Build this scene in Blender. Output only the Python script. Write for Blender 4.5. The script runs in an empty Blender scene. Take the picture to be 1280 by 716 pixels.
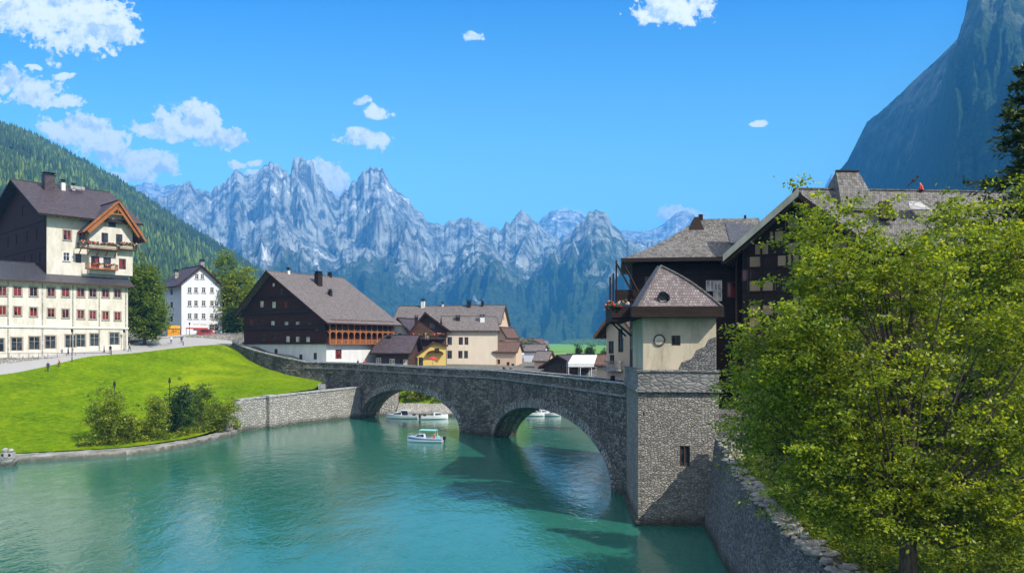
import bpy, math, random
import numpy as np
from mathutils import Vector, Matrix
R = math.radians
HAZE = 1.45e-4
F, HZ, CZ = 1000.0, 432.0, 14.0
random.seed(7)
sc = bpy.context.scene
COL = sc.collection

def W(px, D, py=None, z=None):
    """world point on the sight line of a photograph column at distance D"""
    x = (px-640)*D/F
    if z is None: z = CZ-(py-HZ)*D/F
    return Vector((x, D, z))

# ------------------------------------------------------------------ mesh builder
class MB:
    def __init__(s): s.v=[]; s.f=[]; s.m=[]; s.uv={}
    def vert(s,p): s.v.append(tuple(p)); return len(s.v)-1
    def poly(s,pts,mi=0,uv=None):
        i=len(s.v); s.v.extend(tuple(p) for p in pts); s.f.append(tuple(range(i,i+len(pts)))); s.m.append(mi)
        if uv: s.uv[len(s.f)-1]=uv
        return s
    def hexa(s,p,mi=0):
        """p: 8 corners, bottom 4 ccw then top 4 ccw"""
        i=len(s.v); s.v.extend(tuple(q) for q in p)
        for q in ((3,2,1,0),(4,5,6,7),(0,1,5,4),(1,2,6,5),(2,3,7,6),(3,0,4,7)):
            s.f.append(tuple(i+k for k in q)); s.m.append(mi)
        return s
    def box(s,x0,x1,y0,y1,z0,z1,mi=0):
        return s.hexa([(x0,y0,z0),(x1,y0,z0),(x1,y1,z0),(x0,y1,z0),(x0,y0,z1),(x1,y0,z1),(x1,y1,z1),(x0,y1,z1)],mi)
    def beam(s,p,q,w,h,mi=0,up=(0,0,1)):
        p=Vector(p); q=Vector(q); d=(q-p).normalized(); u=Vector(up)
        if abs(d.dot(u))>.98: u=Vector((0,1,0))
        a=d.cross(u).normalized()*w/2; b=a.cross(d).normalized()*h/2
        return s.hexa([p-a-b,q-a-b,q+a-b,p+a-b,p-a+b,q-a+b,q+a+b,p+a+b],mi)
    def slab(s,a,b,c,d,t,mi=0):
        """plate: 4 corners ccw seen from outside, thickened inward"""
        a,b,c,d=map(Vector,(a,b,c,d)); n=(b-a).cross(d-a).normalized()*t
        return s.hexa([a-n,b-n,c-n,d-n,a,b,c,d],mi)
    def tube(s,pts,rad,n=6,mi=0,cap=True):
        pts=[Vector(p) for p in pts]; rings=[]
        if not hasattr(rad,'__len__'): rad=[rad]*len(pts)
        for k,p in enumerate(pts):
            d=(pts[min(k+1,len(pts)-1)]-pts[max(k-1,0)])
            d=d.normalized() if d.length>1e-9 else Vector((0,0,1))
            u=Vector((0,0,1)) if abs(d.z)<.9 else Vector((1,0,0))
            a=d.cross(u).normalized(); b=a.cross(d)
            i=len(s.v)
            for j in range(n):
                t=2*math.pi*j/n; s.v.append(tuple(p+(a*math.cos(t)+b*math.sin(t))*rad[k]))
            rings.append(i)
        for r0,r1 in zip(rings,rings[1:]):
            for j in range(n):
                s.f.append((r0+j,r0+(j+1)%n,r1+(j+1)%n,r1+j)); s.m.append(mi)
        if cap:
            s.f.append(tuple(rings[0]+j for j in range(n))[::-1]); s.m.append(mi)
            s.f.append(tuple(rings[-1]+j for j in range(n))); s.m.append(mi)
        return s
    def ball(s,c,rx,ry,rz,nu=8,nv=5,mi=0,jit=0):
        pts=[]; c=Vector(c)
        for a in range(nv+1):
            ph=math.pi*a/nv
            for b in range(nu):
                th=2*math.pi*b/nu; j=1+random.uniform(-jit,jit)
                pts.append((c.x+rx*math.sin(ph)*math.cos(th)*j,c.y+ry*math.sin(ph)*math.sin(th)*j,c.z+rz*math.cos(ph)*j))
        i=len(s.v); s.v.extend(pts)
        for a in range(nv):
            for b in range(nu):
                s.f.append((i+a*nu+b,i+(a+1)*nu+b,i+(a+1)*nu+(b+1)%nu,i+a*nu+(b+1)%nu)); s.m.append(mi)
        return s
    def mesh(s,name,mats,smooth=False):
        me=bpy.data.meshes.new(name); me.from_pydata(s.v,[],s.f)
        for m in (mats if isinstance(mats,(list,tuple)) else [mats]): me.materials.append(m)
        me.polygons.foreach_set('material_index',s.m)
        if smooth: me.polygons.foreach_set('use_smooth',[True]*len(s.f))
        l=me.uv_layers.new(name='UVMap'); uvs=[]
        V=s.v
        for k,f in enumerate(s.f):
            if k in s.uv: uvs.extend(s.uv[k]); continue
            p0=Vector(V[f[0]]); n=Vector((0,0,0))
            for a in range(1,len(f)-1): n+=(Vector(V[f[a]])-p0).cross(Vector(V[f[a+1]])-p0)
            if n.length<1e-12: n=Vector((0,0,1))
            n.normalize()
            t=Vector((0,0,1)).cross(n)
            t=Vector((1,0,0)) if t.length<.05 else t.normalized()
            b=n.cross(t)
            for a in f:
                q=Vector(V[a]); uvs.append((q.dot(t),q.dot(b)))
        l.data.foreach_set('uv',[c for u in uvs for c in u])
        me.update(); return me
    def build(s,name,mats,parent=None,smooth=False,**k):
        return link(name,s.mesh(name,mats,smooth),parent,**k)

def link(name,me,parent=None,loc=None,label=None,cat=None,group=None,kind=None):
    o=bpy.data.objects.new(name,me); COL.objects.link(o); o.parent=parent
    if loc is not None: o.location=loc
    tag(o,label,cat,group,kind); return o
def tag(o,label=None,cat=None,group=None,kind=None):
    if label: o['label']=label
    if cat: o['category']=cat
    if group: o['group']=group
    if kind: o['kind']=kind
    return o
def thing(name,label,cat,loc=(0,0,0),rz=0,group=None):
    o=bpy.data.objects.new(name,None); COL.objects.link(o); o.location=loc; o.rotation_euler.z=rz
    o.empty_display_size=.2
    return tag(o,label,cat,group)
def copy_tree(o,parent=None,kids=None):
    c=o.copy(); COL.objects.link(c); c.parent=parent
    for ch in list(o.children): copy_tree(ch,c)
    return c
def np_mesh(name,verts,faces,mats,parent=None,smooth=False,uv=None,**k):
    me=bpy.data.meshes.new(name); nv=len(verts); nf=len(faces); w=faces.shape[1]
    me.vertices.add(nv); me.vertices.foreach_set('co',np.asarray(verts,dtype=np.float32).ravel())
    me.loops.add(nf*w); me.loops.foreach_set('vertex_index',np.asarray(faces,dtype=np.int32).ravel())
    me.polygons.add(nf); me.polygons.foreach_set('loop_start',np.arange(0,nf*w,w,dtype=np.int32))
    me.update(calc_edges=True)
    if smooth: me.polygons.foreach_set('use_smooth',np.ones(nf,dtype=bool))
    for m in (mats if isinstance(mats,(list,tuple)) else [mats]): me.materials.append(m)
    return link(name,me,parent,**k)

# ------------------------------------------------------------------ numpy noise
_rs=np.random.RandomState(11); _T=_rs.rand(256,256)
def vn(x,y,seed=0):
    x=x+seed*17.37; y=y+seed*9.13
    xi=np.floor(x).astype(int); yi=np.floor(y).astype(int); fx=x-xi; fy=y-yi
    fx=fx*fx*(3-2*fx); fy=fy*fy*(3-2*fy)
    a=_T[xi%256,yi%256]; b=_T[(xi+1)%256,yi%256]; c=_T[xi%256,(yi+1)%256]; d=_T[(xi+1)%256,(yi+1)%256]
    return (a*(1-fx)+b*fx)*(1-fy)+(c*(1-fx)+d*fx)*fy
def fbm(x,y,o=5,seed=0,g=.5):
    s=0;a=1;t=0
    for k in range(o): s=s+a*vn(x*2**k,y*2**k,seed+k); t+=a; a*=g
    return s/t
def ridged(x,y,o=5,seed=0,g=.5):
    s=0;a=1;t=0
    for k in range(o): s=s+a*(1-np.abs(2*vn(x*2**k,y*2**k,seed+k)-1)); t+=a; a*=g
    return s/t

# ------------------------------------------------------------------ materials
class NT:
    def __init__(s,name):
        s.mat=bpy.data.materials.new(name); s.mat.use_nodes=True; s.t=s.mat.node_tree; s.t.nodes.clear()
        s.out=s.n('ShaderNodeOutputMaterial')
    def n(s,ty,ins=None,**k):
        nd=s.t.nodes.new(ty)
        for a,v in k.items(): setattr(nd,a,v)
        for a,v in (ins or {}).items():
            if isinstance(v,bpy.types.NodeSocket): s.t.links.new(v,nd.inputs[a])
            else: nd.inputs[a].default_value=v
        return nd
    def mapping(s,kind='UV',scale=(1,1,1),rot=(0,0,0),loc=(0,0,0)):
        if kind=='Pos': src=s.n('ShaderNodeNewGeometry').outputs['Position']
        else: src=s.n('ShaderNodeTexCoord').outputs[kind]
        return s.n('ShaderNodeMapping',{'Vector':src,'Scale':scale,'Rotation':rot,'Location':loc}).outputs[0]
    def noise(s,vec,scale,detail=4,rough=.55,dist=0):
        return s.n('ShaderNodeTexNoise',{'Vector':vec,'Scale':scale,'Detail':detail,'Roughness':rough,'Distortion':dist}).outputs['Fac']
    def ramp(s,fac,stops,interp='LINEAR'):
        nd=s.n('ShaderNodeValToRGB',{'Fac':fac}); e=nd.color_ramp; e.interpolation=interp
        while len(e.elements)<len(stops): e.elements.new(.5)
        for el,(p,c) in zip(e.elements,stops):
            el.position=p; el.color=(*c,1) if hasattr(c,'__len__') else (c,c,c,1)
        return nd.outputs['Color']
    def mix(s,fac,a,b,mode='MIX'):
        nd=s.n('ShaderNodeMix',data_type='RGBA',blend_type=mode)
        for i,v in ((0,fac),(6,a),(7,b)):
            if isinstance(v,bpy.types.NodeSocket): s.t.links.new(v,nd.inputs[i])
            elif i==0: nd.inputs[0].default_value=v
            else: nd.inputs[i].default_value=(*v,1) if len(v)==3 else v
        return nd.outputs[2]
    def math(s,op,a,b=0,c=0):
        nd=s.n('ShaderNodeMath',operation=op)
        for i,v in enumerate((a,b,c)):
            if isinstance(v,bpy.types.NodeSocket): s.t.links.new(v,nd.inputs[i])
            else: nd.inputs[i].default_value=v
        return nd.outputs[0]
    def bump(s,h,strength=.5,dist=.05,normal=None):
        d={'Height':h,'Strength':strength,'Distance':dist}
        if normal is not None: d['Normal']=normal
        return s.n('ShaderNodeBump',d).outputs[0]
    def bsdf(s,col,rough=.8,normal=None,**k):
        d={'Roughness':rough}
        if isinstance(col,bpy.types.NodeSocket): d['Base Color']=col
        else: d['Base Color']=(*col,1)
        if normal is not None: d['Normal']=normal
        if rough>.5: d['Specular IOR Level']=.18
        d.update(k)
        b=s.n('ShaderNodeBsdfPrincipled',d); s.t.links.new(b.outputs[0],s.out.inputs[0]); return b

def m_stone(name,c1,c2,mortar,size=.45,stain=.5,moss=(.05,.06,.03),aspect=.55,bump=.8,base='UV',sc3=None,tide=True):
    t=NT(name); uv=t.mapping(base,(1/size,1/(size*aspect),1) if sc3 is None else sc3)
    wob=t.n('ShaderNodeTexNoise',{'Vector':uv,'Scale':.7,'Detail':2})
    uvw=t.n('ShaderNodeVectorMath',{0:uv,1:t.n('ShaderNodeVectorMath',{0:wob.outputs['Color'],'Scale':.7},operation='SCALE').outputs[0]},operation='ADD').outputs[0]
    e=t.n('ShaderNodeTexVoronoi',{'Vector':uvw,'Scale':1,'Randomness':.85},feature='DISTANCE_TO_EDGE').outputs['Distance']
    cc=t.n('ShaderNodeTexVoronoi',{'Vector':uvw,'Scale':1,'Randomness':.85}).outputs['Color']
    g=t.n('ShaderNodeSeparateColor',{0:cc}).outputs[0]
    col=t.mix(g,c1,c2)
    fine=t.noise(uv,6,5,.7)
    col=t.mix(.55,col,t.ramp(fine,[(.3,.25),(.7,.9)]),'MULTIPLY')
    col=t.mix(t.ramp(e,[(.02,1),(.1,0)]),col,mortar)
    big=t.noise(t.mapping(base,(.16,.09,.16)),1.6,6,.65)
    col=t.mix(t.math('MULTIPLY',t.ramp(big,[(.46,0),(.64,1)]),stain),col,moss)
    if tide:
        pz=t.n('ShaderNodeSeparateXYZ',{0:t.n('ShaderNodeNewGeometry').outputs['Position']}).outputs[2]
        tn=t.math('ADD',pz,t.math('MULTIPLY',t.math('SUBTRACT',big,.5),-2.2))
        col=t.mix(t.n('ShaderNodeMapRange',{0:tn,1:.25,2:1.0,3:.8,4:0}).outputs[0],col,(.045,.05,.03))
    hgt=t.math('ADD',t.ramp(e,[(0,0),(.22,1)]),t.math('MULTIPLY',fine,.5))
    hgt=t.math('ADD',hgt,t.math('MULTIPLY',g,.5))
    t.bsdf(col,.9,t.bump(hgt,bump,size*.28)); return t.mat
def m_plaster(name,c,dirt=(.25,.2,.14),amt=.35,bump=.15):
    t=NT(name); uv=t.mapping('UV')
    a=t.noise(t.mapping('UV',(.35,.12,1)),2.2,6,.7); b=t.noise(uv,9,4,.6); s_=t.noise(t.mapping('UV',(2.2,.12,1)),2,5,.6)
    col=t.mix(t.math('MULTIPLY',t.ramp(a,[(.42,0),(.75,1)]),amt),c,dirt)
    col=t.mix(t.math('MULTIPLY',t.ramp(s_,[(.55,0),(.8,1)]),amt*.7),col,dirt)
    col=t.mix(.25,col,t.ramp(b,[(.3,.7),(.7,1)]),'MULTIPLY')
    t.bsdf(col,.9,t.bump(b,bump,.03)); return t.mat
def m_wood(name,c1,c2,plank=.22,vertical=False,rough=.75):
    t=NT(name); uv=t.mapping('UV',(1,1,1),(0,0,R(90) if vertical else 0))
    gr=t.noise(t.mapping('UV',(.5,9,1),(0,0,R(90) if vertical else 0)),1.4,6,.7)
    br=t.n('ShaderNodeTexBrick',{'Vector':uv,'Color1':(0,0,0,1),'Color2':(1,1,1,1),'Mortar':(.5,.5,.5,1),'Scale':1,'Mortar Size':.012,'Brick Width':3.1,'Row Height':plank})
    col=t.mix(t.ramp(gr,[(.3,0),(.7,1)]),c1,c2)
    col=t.mix(.45,col,t.mix(br.outputs['Color'],(.45,.45,.45),(1,1,1)),'MULTIPLY')
    col=t.mix(br.outputs['Fac'],col,tuple(v*.25 for v in c1))
    wea=t.noise(t.mapping('UV',(.3,.3,1)),2,4,.6)
    col=t.mix(t.math('MULTIPLY',t.ramp(wea,[(.5,0),(.8,1)]),.35),col,tuple(v*.4 for v in c1))
    h=t.math('SUBTRACT',t.math('MULTIPLY',gr,.3),br.outputs['Fac'])
    t.bsdf(col,rough,t.bump(h,.5,.03)); return t.mat
def m_roof(name,c1,c2,row=.28,wid=.22,rough=.7,moss=(.1,.1,.06),mamt=.3,bump=.7):
    t=NT(name); uv=t.mapping('UV')
    w=t.n('ShaderNodeTexNoise',{'Vector':uv,'Scale':.8,'Detail':2}).outputs['Color']
    uvw=t.n('ShaderNodeVectorMath',{0:uv,1:t.n('ShaderNodeVectorMath',{0:w,'Scale':.08},operation='SCALE').outputs[0]},operation='ADD').outputs[0]
    br=t.n('ShaderNodeTexBrick',{'Vector':uvw,'Color1':(*c1,1),'Color2':(*c2,1),'Mortar':(*[v*.25 for v in c1],1),'Scale':1,'Mortar Size':.014,'Brick Width':wid,'Row Height':row,'Bias':0.})
    big=t.noise(t.mapping('UV',(.3,.14,1)),1.8,6,.7)
    col=t.mix(t.math('MULTIPLY',t.ramp(big,[(.45,0),(.7,1)]),mamt),br.outputs['Color'],moss)
    fine=t.noise(uv,14,3,.6)
    col=t.mix(.4,col,t.ramp(fine,[(.3,.5),(.7,1)]),'MULTIPLY')
    v=t.n('ShaderNodeSeparateXYZ',{0:uvw}).outputs[1]
    saw=t.math('FRACT',t.math('DIVIDE',v,row))
    h=t.math('SUBTRACT',t.math('SUBTRACT',1,saw),br.outputs['Fac'])
    t.bsdf(col,rough,t.bump(t.math('ADD',h,t.math('MULTIPLY',fine,.4)),bump,.05)); return t.mat
def m_plain(name,c,rough=.6,metal=0,var=.25,scale=3,spec=.5):
    t=NT(name); n_=t.noise(t.mapping('Object'),scale,5,.6)
    col=t.mix(var,c,t.mix(1,c,t.ramp(n_,[(.3,.35),(.7,1)]),'MULTIPLY'))
    t.bsdf(col,rough,t.bump(n_,.1,.02),Metallic=metal); return t.mat
def m_glass(name,c=(.02,.025,.03),cur=None):
    t=NT(name)
    n_=t.noise(t.mapping('Pos',(.9,.9,.7)),1.1,2)
    col=t.mix(t.ramp(n_,[(.45,0),(.55,1)]),c,cur or tuple(v*2.5 for v in c))
    t.bsdf(col,.08,t.bump(t.noise(t.mapping('Pos'),.8,1),.08,.05)); return t.mat
def m_leaf(name,c1,c2,c3,trans=.45,rough=.5,ns=.55,namt=.6):
    t=NT(name); g=t.n('ShaderNodeNewGeometry')
    col=t.ramp(g.outputs['Random Per Island'],[(0,c1),(.55,c2),(1,c3)])
    n_=t.noise(t.mapping('Pos'),ns,3)
    col=t.mix(t.math('MULTIPLY',t.ramp(n_,[(.4,0),(.62,1)]),namt),col,c1)
    b=t.n('ShaderNodeBsdfPrincipled',{'Base Color':col,'Roughness':rough})
    tc=t.mix(1,col,(1.3,1.25,.35),'MULTIPLY')
    tr=t.n('ShaderNodeBsdfTranslucent',{'Color':tc})
    ms=t.n('ShaderNodeMixShader',{0:trans,1:b.outputs[0],2:tr.outputs[0]}); t.t.links.new(ms.outputs[0],t.out.inputs[0]); return t.mat
def m_bark(name,c1=(.05,.035,.025),c2=(.14,.11,.08)):
    t=NT(name); n_=t.noise(t.mapping('Object',(6,6,1.2)),1.5,6,.7)
    t.bsdf(t.mix(t.ramp(n_,[(.35,0),(.65,1)]),c1,c2),.9,t.bump(n_,1,.06)); return t.mat

M={}
M['bridge']=m_stone('bridge_rubble',(.135,.115,.09),(.40,.36,.30),(.08,.07,.055),.62,.65,(.035,.04,.025))
M['voussoir']=m_stone('arch_stone',(.24,.22,.19),(.50,.47,.41),(.05,.045,.04),.5,.5,(.05,.05,.04),aspect=2.6)
M['tower']=m_stone('tower_rubble',(.30,.27,.225),(.60,.55,.47),(.15,.13,.105),.26,.35,(.13,.12,.105),aspect=.6,bump=1)
M['cut']=m_stone('cut_stone',(.26,.25,.23),(.40,.38,.35),(.15,.14,.13),.55,.55,(.09,.09,.08),aspect=.5,bump=.4)
M['quay']=m_stone('quay_cobble',(.40,.38,.34),(.66,.62,.55),(.20,.19,.16),.5,.25,(.2,.19,.13),aspect=.85)
M['cap']=m_stone('coping_stone',(.42,.41,.38),(.58,.56,.52),(.2,.2,.18),1.3,.25,(.2,.19,.15),aspect=.6,bump=.3)
M['drywall']=m_stone('garden_wall_stone',(.17,.165,.16),(.42,.40,.38),(.06,.06,.055),.24,.45,(.07,.075,.05),aspect=.6,bump=1)
M['paving']=m_stone('paving_setts',(.42,.40,.38),(.55,.53,.50),(.3,.29,.27),.35,.2,(.3,.28,.25),aspect=1,bump=.2)
M['white']=m_plaster('white_render',(.72,.73,.76),(.42,.41,.40),.3)
M['cream']=m_plaster('cream_render',(.71,.66,.56),(.36,.29,.20),.6)
M['ledge']=m_stone('ledge_slabs',(.50,.48,.43),(.60,.57,.51),(.33,.31,.27),2.6,.3,(.25,.25,.16),aspect=.7,bump=.15)
M['greyplaster']=m_plaster('old_grey_beige_render',(.62,.52,.37),(.24,.20,.13),.7,.3)
M['beige']=m_plaster('beige_render',(.66,.56,.43),(.40,.32,.24),.3)
M['peach']=m_plaster('peach_render',(.66,.48,.33),(.40,.28,.18),.35)
M['yellow']=m_plaster('yellow_render',(.78,.56,.16),(.5,.35,.12),.3)
M['plinth']=m_plaster('plinth_render',(.72,.71,.66),(.35,.36,.33),.45)
M['darkwood']=m_wood('dark_brown_timber',(.026,.008,.004),(.095,.034,.018),.24)
M['blackwood']=m_wood('blackened_timber',(.018,.010,.007),(.055,.034,.024),.2)
M['orangewood']=m_wood('orange_timber',(.30,.10,.03),(.55,.22,.08),.16,True)
M['brownwood']=m_wood('brown_timber',(.06,.03,.02),(.15,.08,.045),.2)
M['roofgrey']=m_roof('grey_brown_shingle_roof',(.15,.125,.115),(.26,.22,.205),.34,.26)
M['roofslate']=m_roof('dark_slate_roof',(.045,.045,.055),(.09,.088,.1),.34,.28,.45,mamt=.15)
M['roofplum']=m_roof('plum_brown_roof',(.06,.045,.05),(.11,.08,.085),.4,.5,.55,mamt=.15,bump=.4)
M['roofred']=m_roof('red_brown_tile_roof',(.13,.075,.058),(.23,.13,.10),.3,.22)
M['rooftile']=m_roof('old_shingle_roof',(.11,.10,.09),(.27,.245,.22),.3,.24,mamt=.35)
M['glass']=m_glass('window_glass')
M['glassred']=m_glass('window_glass_red_curtain',(.02,.012,.012),(.22,.03,.025))
M['glasslight']=m_glass('window_pale_curtain',(.25,.22,.17),(.6,.55,.42))
M['frame']=m_plain('white_paint',(.78,.76,.72),.5)
M['framebrown']=m_plain('brown_paint',(.10,.05,.03),.5)
M['redpaint']=m_plain('red_paint',(.5,.04,.03),.5)
M['metal']=m_plain('dark_metal',(.03,.03,.033),.45,.6)
M['copper']=m_plain('dull_copper',(.3,.12,.06),.5,.5)
M['bark']=m_bark('bark')
M['leaf']=m_leaf('bright_leaves',(.06,.11,.008),(.27,.35,.014),(.62,.63,.05),.52)
M['leafdark']=m_leaf('dark_leaves',(.018,.045,.01),(.04,.09,.015),(.09,.15,.025),.35)
M['leafmid']=m_leaf('mid_green_leaves',(.05,.10,.010),(.18,.27,.018),(.38,.44,.035),.48)
M['needles']=m_leaf('conifer_needles',(.018,.04,.008),(.06,.10,.016),(.16,.20,.03),.3)
# ================================================================== camera, light, sky
cam=bpy.data.cameras.new('camera'); co=bpy.data.objects.new('camera',cam); COL.objects.link(co); sc.camera=co
co.location=(0,0,CZ); co.rotation_euler=(R(90),0,0)
cam.sensor_width=36; cam.lens=36*F/1280; cam.shift_y=(HZ-358)/1280; cam.clip_end=40000; cam.clip_start=.5
SUN=Vector((.58,-.43,.69)).normalized()
sl=bpy.data.lights.new('sun','SUN'); sl.energy=5; sl.angle=R(.5); sl.color=(1,.955,.88)
so=bpy.data.objects.new('sun',sl); COL.objects.link(so); so.rotation_euler=SUN.to_track_quat('Z','Y').to_euler(); so.location=(60,-40,90)
sc.view_settings.view_transform='Standard'; sc.view_settings.look='None'; sc.view_settings.exposure=.55; sc.view_settings.gamma=1
sc.cycles.use_denoising=True
sc.cycles.volume_bounces=1; sc.cycles.max_bounces=7; sc.cycles.diffuse_bounces=3; sc.cycles.transparent_max_bounces=8
sc.cycles.volume_step_rate=1

w=bpy.data.worlds.new('World'); sc.world=w; w.use_nodes=True; wt=w.node_tree; wt.nodes.clear()
class WN(NT):
    def __init__(s): s.t=wt
q=WN()
wo=q.n('ShaderNodeOutputWorld'); bg=q.n('ShaderNodeBackground')
sky=q.n('ShaderNodeTexSky',sky_type='NISHITA'); sky.sun_disc=False
sky.sun_elevation=math.asin(SUN.z); sky.sun_rotation=math.atan2(SUN.x,SUN.y); sky.air_density=1.; sky.dust_density=.3; sky.ozone_density=3.0; sky.altitude=900
skc=q.n('ShaderNodeHueSaturation',{'Color':sky.outputs[0],'Saturation':1.05,'Value':1.0,'Hue':.5}).outputs[0]
dirv=q.n('ShaderNodeTexCoord').outputs['Generated']
sp=q.n('ShaderNodeSeparateXYZ',{0:dirv})
yy=q.math('MAXIMUM',sp.outputs[1],.02)
u=q.math('DIVIDE',sp.outputs[0],yy); v=q.math('DIVIDE',sp.outputs[2],yy)
uvv=q.n('ShaderNodeCombineXYZ',{0:u,1:v}).outputs[0]
wn=q.n('ShaderNodeTexNoise',{'Vector':uvv,'Scale':14,'Detail':3,'Roughness':.6}).outputs['Color']
wn=q.n('ShaderNodeVectorMath',{0:wn,1:(.5,.5,.5)},operation='SUBTRACT').outputs[0]
wn=q.n('ShaderNodeVectorMath',{0:wn,'Scale':.035},operation='SCALE').outputs[0]
uvw=q.n('ShaderNodeVectorMath',{0:uvv,1:wn},operation='ADD').outputs[0]
blobs=[(30,0,75,38),(95,22,62,42),(132,38,34,28),(4,-20,90,40),(14,100,26,20),(45,112,36,17),(74,125,22,9),
 (100,158,48,15),(122,172,40,20),(80,165,26,14),(165,200,52,16),(196,213,28,8),(150,222,40,8),(228,158,44,20),(246,143,28,18),(284,170,30,13),(190,160,30,10),
 (455,174,31,11),(468,140,20,9),(450,123,11,5),(590,47,12,7),(840,8,48,22),(412,228,24,18),(396,210,14,10),(425,240,18,16),(299,203,12,4),(322,200,11,4),(318,214,12,4),
 (716,268,22,9),(852,274,32,12),(470,214,10,7),(80,93,13,4),(46,80,10,4),(948,155,13,3.5),(35,175,22,8),(390,236,40,12)]
best=None
for bx,by,ba,bb in blobs:
    d=q.n('ShaderNodeVectorMath',{0:uvw,1:((bx-640)/F,(HZ-by)/F,0)},operation='SUBTRACT').outputs[0]
    d=q.n('ShaderNodeVectorMath',{0:d,1:(F/ba,F/bb,0)},operation='MULTIPLY').outputs[0]
    l=q.n('ShaderNodeVectorMath',{0:d},operation='LENGTH').outputs['Value']
    best=l if best is None else q.math('SMOOTH_MIN',best,l,.25)
n1=q.math('ADD',q.noise(uvw,38,7,.62),q.math('MULTIPLY',q.math('SUBTRACT',q.noise(uvv,130,4,.6),.5),.45)); n2=q.noise(uvv,13,4,.5)
dens=q.math('SUBTRACT',q.math('ADD',1.12,q.math('MULTIPLY',q.math('SUBTRACT',n1,.5),2.6)),best)
mask=q.math('MULTIPLY',q.ramp(dens,[(.0,0),(.2,.78),(.5,1)]),q.math('GREATER_THAN',sp.outputs[1],.05))
up=q.noise(q.n('ShaderNodeVectorMath',{0:uvw,1:(.004,.012,0)},operation='ADD').outputs[0],38,5,.6)
shade=q.math('ADD',q.math('SUBTRACT',n1,up),q.math('MULTIPLY',q.math('SUBTRACT',.55,n2),.5))
cl=q.ramp(q.math('ADD',.5,q.math('MULTIPLY',shade,2.3)),[(.2,(5.6,6.6,8.2)),(.5,(8.4,8.8,9.4)),(.75,(10,10,10))])
tint=q.mix(q.ramp(v,[(.16,0),(.48,1)]),(1.9,2.4,1.5),(.18,1.0,1.62))
skc=q.mix(1,skc,tint,'MULTIPLY')
# unseen broken cloud overhead and behind the viewpoint, added as neutral fill light
el=sp.outputs[2]
oc=q.noise(q.n('ShaderNodeMapping',{'Vector':dirv,'Scale':(1,1,2.2)}).outputs[0],3.2,6,.6)
outside=q.math('MAXIMUM',q.ramp(el,[(.50,0),(.66,1)]),q.ramp(sp.outputs[1],[(0,1),(.25,0)]))
omask=q.math('MULTIPLY',q.math('MULTIPLY',q.ramp(oc,[(.32,0),(.44,1)]),outside),q.ramp(el,[(0,0),(.06,1)]))
skc=q.mix(omask,skc,(7.5,7.6,7.8))
fin=q.mix(mask,skc,cl)
wt.links.new(fin,bg.inputs[0]); bg.inputs[1].default_value=.10; wt.links.new(bg.outputs[0],wo.inputs[0])

# ================================================================== mountains
def interp(prof,x): 
    a=np.array(prof,dtype=float); return np.interp(x,a[:,0],a[:,1])
def m_mount(name,zveg,rock=((.09,.115,.12),(.44,.48,.44)),veg=((.02,.045,.02),(.06,.10,.03)),vs=1.,snow=.65,soft=160):
    t=NT(name); z=t.n('ShaderNodeSeparateXYZ',{0:t.n('ShaderNodeNewGeometry').outputs['Position']}).outputs[2]
    st=t.noise(t.mapping('Pos',(1/80,1/80,1/130)),1*vs,8,.68,.6)
    ff=t.noise(t.mapping('Pos',(1/30,1/30,1/30)),1*vs,6,.7)
    big=t.noise(t.mapping('Pos',(1/600,1/600,1/500)),1*vs,5,.6)
    rc=t.mix(t.ramp(st,[(.42,0),(.57,1)]),rock[0],rock[1])
    rc=t.mix(t.ramp(t.math('ADD',st,t.math('MULTIPLY',t.math('SUBTRACT',big,.5),.6)),[(snow,0),(snow+.05,1)]),rc,(.85,.85,.86))
    vc=t.mix(t.ramp(ff,[(.38,0),(.62,1)]),veg[0],veg[1])
    nz=t.math('ADD',t.math('MULTIPLY',t.math('SUBTRACT',big,.5),900),t.math('MULTIPLY',t.math('SUBTRACT',st,.5),700))
    f=t.n('ShaderNodeMapRange',{0:t.math('ADD',z,nz),1:zveg-soft,2:zveg+soft,3:0,4:1}).outputs[0]
    col=t.mix(f,vc,rc)
    h=t.math('ADD',st,t.math('MULTIPLY',ff,.35))
    t.bsdf(col,.95,t.bump(h,1,55)); return t.mat
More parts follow.
